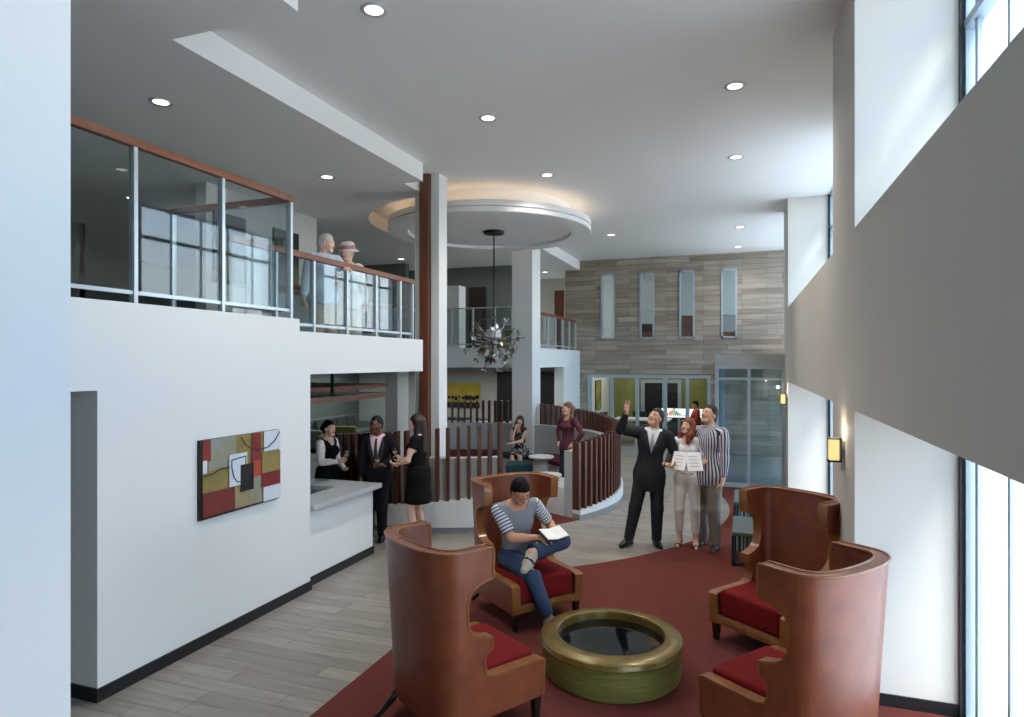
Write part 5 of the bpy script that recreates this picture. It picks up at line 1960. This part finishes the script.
t = thing('brochure', 'open white brochure held between the pointing man and the red-haired woman', 'brochure', BP, 0.0)
for q in (1, -1):
    R = Matrix.Rotation(q * 0.35, 4, 'Z') @ Matrix.Rotation(-0.55, 4, 'X')
    MB().box(0 if q > 0 else -0.20, 0.20 if q > 0 else 0, -0.002, 0.002, -0.13, 0.13, R).build('page', SHIRT_W, t)
    mb = MB()
    for i in range(4):
        mb.box(q * 0.10 - 0.07, q * 0.10 + 0.05, -0.0035, -0.002, 0.06 - i * 0.045, 0.075 - i * 0.045, R)
    mb.build('printed_block', smat('print_grey', '#C6C9CE', 0.6), t)

# -- tall man in the striped shirt
who = person('tall man in a purple striped shirt and grey trousers, looking up', (-0.43, 9.05, 0), (-0.42, -0.91))
J = skel(1.90, lean=(-0.02, 0.0, 0.0), head=(-0.34, -0.30, 0.0),
         hands={'R': ((-0.42, -0.30, 1.42), (-0.6, 0.6, -0.7), (-0.3, -0.85, 0.1), (0.2, -0.2, -1), 0.6),
                'L': ((0.27, -0.10, 0.89), (0.7, 0.8, 0), (-0.1, -0.30, -1), (-1, -0.2, 0.2), 0.6)},
         feet={'R': ((-0.11, 0.06, 0.08), -0.1, (0, -1, 0)), 'L': ((0.12, -0.03, 0.08), 0.15, (0, -1, 0))})
body(J, who, SK_L)
face_parts(J, who, brow='#1A110C')
hair_cap(J, who, smat('black_brown_hair', '#150F0C', 0.6, bump=0.4, bscale=200), thick=0.011, fringe=0.070, back=-0.065)
STS = stripe_attr_mat('purple_stripes', '#D8DAE6', '#37324F', 0.036, 0.46)
top_garment(J, who, STS, t=0.014, sleeves='', hem=-0.16, name='shirt', collar=True, attr=around_attr(J['P'], J['Rp'], 0.15),
            skirt=[el(J['P'] + J['Rp'] @ V(0, 0.01, -0.05) * J['s'], V(0.212, 0.160, 0.24) * J['s'], J['Rp'], 0.06)])
for x in 'LR':
    S_, W_ = J['S' + x], J['Wr' + x]
    d_ = nrm(W_ - S_)
    e1 = nrm(np.cross(d_, V(0, 1, 0)))
    e2 = np.cross(d_, e1)
    sleeve(J, who, x, STS, 'uf', 0.013, attr=lambda v, S_=S_, e1=e1, e2=e2: np.arctan2((v - S_) @ e1, (v - S_) @ e2) * 0.057)
trousers(J, who, KHAKI, t=0.012, wide=1.18, hem=0.0)
shoes(J, who, SHOE_BR)

# -- woman in the black waistcoat
who = person('woman in a cream blouse and black waistcoat, black hair pinned up', (-5.52, 7.72, 0), (0.93, -0.05))
J = skel(1.66, fem=True, lean=(0.0, 0, 0), head=(0.0, 0.0, 0.0),
         hands={'R': ((-0.14, -0.30, 1.13), (-0.6, 0.8, -0.6), (0.3, -0.7, 0.35), (0.6, -0.2, 0.3), 0.9),
                'L': ((0.12, -0.20, 0.98), (0.6, 0.8, -0.5), (-0.5, -0.7, 0.0), (-0.2, 0.2, 1), 0.6)})
body(J, who, SK_L, h=0.012)
face_parts(J, who, lip='#9A4A44')
hair_cap(J, who, HAIR_DK, h=0.007, thick=0.012, fringe=0.060, back=-0.08, extra=lambda L, k: [el(L(0, 0.125, 0.0), V(0.045, 0.04, 0.045) * k, None, 0.02)])
top_garment(J, who, mat('cream_blouse', '#EFE8E2', 0.85), t=0.009, hem=0.02, sleeves='uf', armt=0.012, neck=0.07, name='blouse')
top_garment(J, who, BLACKC, t=0.016, hem=0.02, sleeves='', neck=0.16, neckw=0.085, name='waistcoat')
solid('skirt', [rc(J['P'] + V(0, 0.01, 0.10), J['P'] + V(0, 0.0, -0.36), 0.145, 0.185, 0.05), el(J['P'] + V(0, 0.015, -0.03), V(0.185, 0.14, 0.2), None, 0.05)], BLACKC, who, 0.012, lambda X, Y, Z: np.maximum(Z - 1.03, 0.52 - Z))
shoes(J, who, SHOE_B)
g = w_of(who, J['WrR'] + J['handR'][0] * 0.075 + V(0.03, -0.02, -0.07))
wine_glass('stemmed wine glass in the hand of the woman in the waistcoat', g)

# -- man in the black suit with pink shirt
who = person('man in a black suit, pink shirt and dark tie with one hand in his pocket', (-4.80, 7.86, 0), (0.28, -0.96))
J = skel(1.73, lean=(-0.02, 0, 0.05), head=(0.02, -0.55, 0.0),
         hands={'R': ((-0.22, -0.06, 0.87), (-0.8, 0.7, 0), (0.25, -0.25, -1), (1, 0, 0.2), 0.6),
                'L': ((0.14, -0.25, 1.10), (0.8, 0.6, -0.4), (-0.75, -0.35, 0.25), (-0.2, -0.2, -0.6), 1.0)},
         feet={'R': ((-0.12, 0.02, 0.08), -0.25, (0, -1, 0)), 'L': ((0.06, 0.03, 0.08), 0.1, (0, -1, 0))})
body(J, who, SK_D)
face_parts(J, who, brow='#0C0908', lip='#5E322A')
hair_cap(J, who, smat('cropped_black_hair', '#0A0908', 0.8), thick=0.006, fringe=0.070, back=-0.06)
trousers(J, who, SUIT2, t=0.010, wide=1.15, hem=0.0)
suit(J, who, SUIT2, SHIRT_P, smat('dark_tie', '#1C1E2A', 0.5), vb=-0.40, vw=0.095)
shoes(J, who, SHOE_B)
g = w_of(who, J['WrL'] + J['handL'][0] * 0.07 + V(0, -0.03, -0.08))
wine_glass('stemmed wine glass in the hand of the man with the pink shirt', g)

# -- woman in the black dress
who = person('woman in a short black dress with long straight brown hair, holding a wine glass', (-4.13, 7.80, 0), (-0.95, -0.10))
J = skel(1.73, fem=True, pelvis=(0, 0, 0.988), lean=(0.0, 0, 0), head=(0.02, 0.10, 0.0),
         hands={'L': ((0.14, -0.27, 1.12), (0.7, 0.8, -0.6), (-0.25, -0.85, 0.15), (-0.6, 0.0, 0.6), 0.75),
                'R': ((-0.10, -0.28, 1.16), (-0.7, 0.8, -0.5), (0.2, -0.85, 0.4), (0.8, 0.1, 0.2), 0.9)},
         feet={'R': ((-0.10, 0.03, 0.13), -0.1, (0, -1, 0), 0.6), 'L': ((0.09, -0.02, 0.13), 0.1, (0, -1, 0), 0.6)})
body(J, who, SK_P)
face_parts(J, who, lip='#A04A48')
HBR = mat('long_brown_hair', '#24130D', 0.45, color2='#351D13', noise=0.6, nscale=14, bump=0.4, bscale=150)
long_hair(J, who, HBR, [((0.06, 0.03, 0.02), (0.075, 0.02, -0.30), 0.045, 0.045), ((-0.06, 0.03, 0.02), (-0.07, 0.03, -0.28), 0.045, 0.045), ((0, 0.07, 0.02), (0, 0.10, -0.42), 0.075, 0.07), ((0, 0.10, -0.42), (0, 0.11, -0.50), 0.065, 0.03)])
top_garment(J, who, BLACKC, t=0.010, armt=0.012, sleeves='u', sleeve_cut=0.45, hem=-0.10, neck=0.10, neckw=0.085, name='dress_top')
solid('dress_skirt', [rc(J['P'] + V(0, 0.01, 0.12), J['P'] + V(0, 0.0, -0.33), 0.140, 0.172, 0.05), el(J['P'] + V(0, 0.012, -0.02), V(0.200, 0.150, 0.22), None, 0.06), el(J['P'] + V(0, 0.0, -0.3), V(0.198, 0.155, 0.24), None, 0.06)], BLACKC, who, 0.011, lambda X, Y, Z: np.maximum(Z - 1.10, 0.60 - Z))
shoes(J, who, SHOE_B, heel=0.0)
for x in 'LR':
    R_f, A_ = foot_frame(J, x), J['A' + x]
    p = A_ + R_f @ V(0, 0.05, -0.07)
    MB().tube([p, V(p[0], p[1], 0.0)], [0.016, 0.007], 8).build('shoe_heel', SHOE_B, who)
g = w_of(who, J['WrR'] + J['handR'][0] * 0.08 + V(0.02, -0.02, -0.06))
wine_glass('stemmed wine glass in the hand of the woman in the black dress', g)

# -- woman sitting in the booth
who = person('woman in a black and white patterned dress sitting in the booth', (-4.58, 13.40, 0.01), (0.10, -1.0))
J = skel(1.66, fem=True, pelvis=(0, 0.0, 0.56), lean=(0.26, 0.0, 0.0), head=(-0.12, 0.12, 0.12),
         hands={'R': ((-0.05, -0.26, 1.055), (-0.2, -0.4, -1), (0.25, 0.1, 1), (0.3, 0.9, 0.2), 1.2),
                'L': ((-0.13, -0.32, 0.74), (0.8, 0.3, -0.6), (-0.9, -0.25, 0.0), (0, 0, -1), 0.4)},
         feet={'R': ((-0.09, -0.50, 0.08), 0.0, (0, -1, 0.6)), 'L': ((0.08, -0.44, 0.08), 0.2, (0, -1, 0.6))})
body(J, who, SK_P, h=0.012)
face_parts(J, who, lip='#A05048')
long_hair(J, who, HBR, [((0.068, 0.02, 0.02), (0.092, -0.02, -0.22), 0.036, 0.048), ((-0.068, 0.02, 0.02), (-0.092, -0.02, -0.24), 0.036, 0.05), ((0, 0.07, 0), (0, 0.08, -0.22), 0.07, 0.06)])
FLO = mat('floral_cloth', '#0E0E12', 0.85, color2='#C9C6C4', noise=0.12, nscale=22)
r_ = FLO.node_tree.nodes
for nd in r_:
    if nd.type == 'VALTORGB':
        nd.color_ramp.elements[0].position, nd.color_ramp.elements[1].position = 0.54, 0.60
top_garment(J, who, FLO, t=0.010, sleeves='', hem=-0.08, neck=0.08, neckw=0.08, name='dress_top')
sk = []
for x in 'LR':
    sk.append(rc(J['Hp' + x], J['Hp' + x] + (J['K' + x] - J['Hp' + x]) * 0.9, 0.105, 0.088, 0.08))
sk.append(el(J['P'], V(0.18, 0.13, 0.13), J['Rp'], 0.06))
solid('dress_skirt', sk, FLO, who, 0.011)
shoes(J, who, SHOE_B)

# -- woman standing in the booth
who = person('woman in a maroon top and dark jeans standing hands on hips in the booth', (-3.02, 11.52, 0.01), (-0.60, -0.80))
J = skel(1.74, fem=True, lean=(0.0, 0.02, 0.10), head=(0.0, -0.25, 0.06),
         hands={'R': ((-0.20, -0.05, 1.00), (-1, 0.45, 0.1), (0.75, -0.6, -0.25), (0.3, 0.5, -0.6), 0.4),
                'L': ((0.21, -0.02, 0.99), (1, 0.5, 0.1), (-0.6, -0.65, -0.3), (-0.3, 0.5, -0.6), 0.4)})
body(J, who, SK_L, h=0.012)
face_parts(J, who, lip='#9A4844')
HBL = mat('fair_brown_hair', '#5A3A24', 0.5, color2='#7A5636', noise=0.6, nscale=16, bump=0.4, bscale=160)
hair_cap(J, who, HBL, h=0.007, thick=0.012, fringe=0.055, back=-0.075, extra=lambda L, k: [rc(L(0.03, 0.10, 0.03), L(0.075, 0.04, -0.12), 0.035 * k, 0.032 * k, 0.02)])
solid('ponytail', [rc(J['H'] + J['Rh'] @ V(0.05, 0.10, 0.02), J['H'] + J['Rh'] @ V(0.10, 0.03, -0.14), 0.034, 0.032, 0.02), rc(J['H'] + J['Rh'] @ V(0.10, 0.03, -0.14), J['H'] + J['Rh'] @ V(0.10, -0.05, -0.30), 0.032, 0.016, 0.02)], HBL, who, 0.008)
top_garment(J, who, mat('maroon_knit', '#5A2C38', 0.9), t=0.008, armt=0.009, hem=-0.06, neck=0.06, neckw=0.07, name='top', skirt=[el(J['P'] + J['Rp'] @ V(0, 0.01, -0.03) * J['s'], V(0.196, 0.145, 0.18) * J['s'], J['Rp'], 0.06)])
trousers(J, who, DJEANS, t=0.006, hem=0.0, waist=0.06, name='jeans')
shoes(J, who, SHOE_B)

# -- elderly couple on the upper floor
who = person('white-haired man in a pale blue shirt leaning on the upper balustrade', (-4.98, 6.86, 2.45), (0.72, -0.55))
J = skel(1.64, lean=(0.10, 0.0, 0.15), head=(0.05, 0.75, 0.0),
         hands={'L': ((0.20, -0.33, 1.20), (0.6, 0.8, -0.6), (-0.4, -0.9, 0.0), (0, 0, -1), 0.5), 'R': ((-0.26, -0.08, 0.84), (-0.6, 1, 0), (0.0, -0.25, -1), (1, 0, 0), 0.5)})
body(J, who, SK_P, h=0.011, hh=0.005)
face_parts(J, who, brow='#B8B4AE', lip='#A86A60')
hair_cap(J, who, mat('white_hair', '#C9C7C4', 0.7, bump=0.4, bscale=160), h=0.006, thick=0.012, fringe=0.068, back=-0.07)
top_garment(J, who, mat('pale_blue_shirt', '#B9C8D8', 0.85), t=0.014, hem=-0.12, name='shirt', collar=True, skirt=[el(J['P'] + J['Rp'] @ V(0, 0.01, -0.03) * J['s'], V(0.212, 0.165, 0.22) * J['s'], J['Rp'], 0.06)])
trousers(J, who, mat('pale_trousers', '#B2A994', 0.9), t=0.012, wide=1.15, hem=0.0)
shoes(J, who, SHOE_BR)
who = person('woman in a white blouse and pink banded sun hat on the upper floor', (-4.98, 7.42, 2.45), (0.75, -0.65))
J = skel(1.60, fem=True, lean=(0.08, 0.0, -0.1), head=(0.05, -0.80, 0.0),
         hands={'R': ((-0.19, -0.31, 1.18), (-0.6, 0.8, -0.6), (0.4, -0.9, 0.0), (0, 0, -1), 0.5), 'L': ((0.22, -0.06, 0.82), (0.6, 1, 0), (0.0, -0.25, -1), (-1, 0, 0), 0.5)})
body(J, who, SK_P, h=0.011, hh=0.005)
face_parts(J, who, brow='#8A7A6A', lip='#B06058')
hair_cap(J, who, smat('silver_hair', '#BDB8B0', 0.7), h=0.006, thick=0.010, fringe=0.06, back=-0.08)
k_ = J['s'] * 0.95
Mh = Matrix.Translation(Vector(J['H'])) @ Matrix([list(r) for r in J['Rh']]).to_4x4() @ Matrix.Translation((0, 0.012, 0.055)) @ Matrix.Rotation(0.10, 4, 'X')
mb = MB().lathe([(0, 0.10), (0.05, 0.098), (0.082, 0.085), (0.096, 0.055), (0.102, 0.0), (0.150, -0.035), (0.152, -0.040), (0.100, -0.012), (0.09, 0.0), (0.085, 0.05), (0, 0.09)], seg=36)
mb.bm.transform(Mh)
hat = mb.build('sun_hat', mat('hat_straw', '#D8CBC2', 0.85), who, smooth=True)
mb = MB().lathe([(0.1035, 0.0), (0.1045, 0.0), (0.0995, 0.045), (0.098, 0.045), (0.1035, 0.0)], seg=36)
mb.bm.transform(Mh)
mb.build('hat_band', mat('pink_band', '#B0808A', 0.8), hat, smooth=True)
top_garment(J, who, mat('white_blouse', '#D9D9D6', 0.85), t=0.016, hem=-0.14, neck=0.05, name='blouse', skirt=[el(J['P'] + J['Rp'] @ V(0, 0.01, -0.03) * J['s'], V(0.212, 0.165, 0.22) * J['s'], J['Rp'], 0.06)])
trousers(J, who, mat('ivory_trousers', '#CFCBC0', 0.9), t=0.014, wide=1.2, hem=0.0)
shoes(J, who, SHOE_BR)

# -- person at the screen in the meeting room
mesh_chair('black meeting chair under the person in orange by the screen', -1.25, 20.05, -1.2)
who = person('person in an orange top sitting in front of the lit screen', (-1.25, 20.05, 0), (-0.93, -0.36))
J = skel(1.62, fem=True, pelvis=(0, 0.0, 0.58), lean=(0.12, 0, 0), head=(0.05, 0.2, 0),
         hands={'R': ((-0.16, -0.34, 0.74), (-0.6, 0.6, -0.6), (0.2, -0.9, 0), (0, 0, -1), 0.4), 'L': ((0.16, -0.34, 0.74), (0.6, 0.6, -0.6), (-0.2, -0.9, 0), (0, 0, -1), 0.4)},
         feet={'R': ((-0.1, -0.46, 0.08), 0.0, (0, -1, 0.6)), 'L': ((0.1, -0.46, 0.08), 0.0, (0, -1, 0.6))})
body(J, who, SK_L, h=0.014, hh=0.008, hhand=0.006)
hair_cap(J, who, HAIR_DK, h=0.009, thick=0.016, fringe=0.06, back=-0.10)
top_garment(J, who, mat('orange_top', '#B84A2E', 0.9), h=0.013, t=0.012, hem=-0.06, neck=0.06, name='top')
trousers(J, who, BLACKC, h=0.013, t=0.010, hem=0.0)
shoes(J, who, SHOE_B)
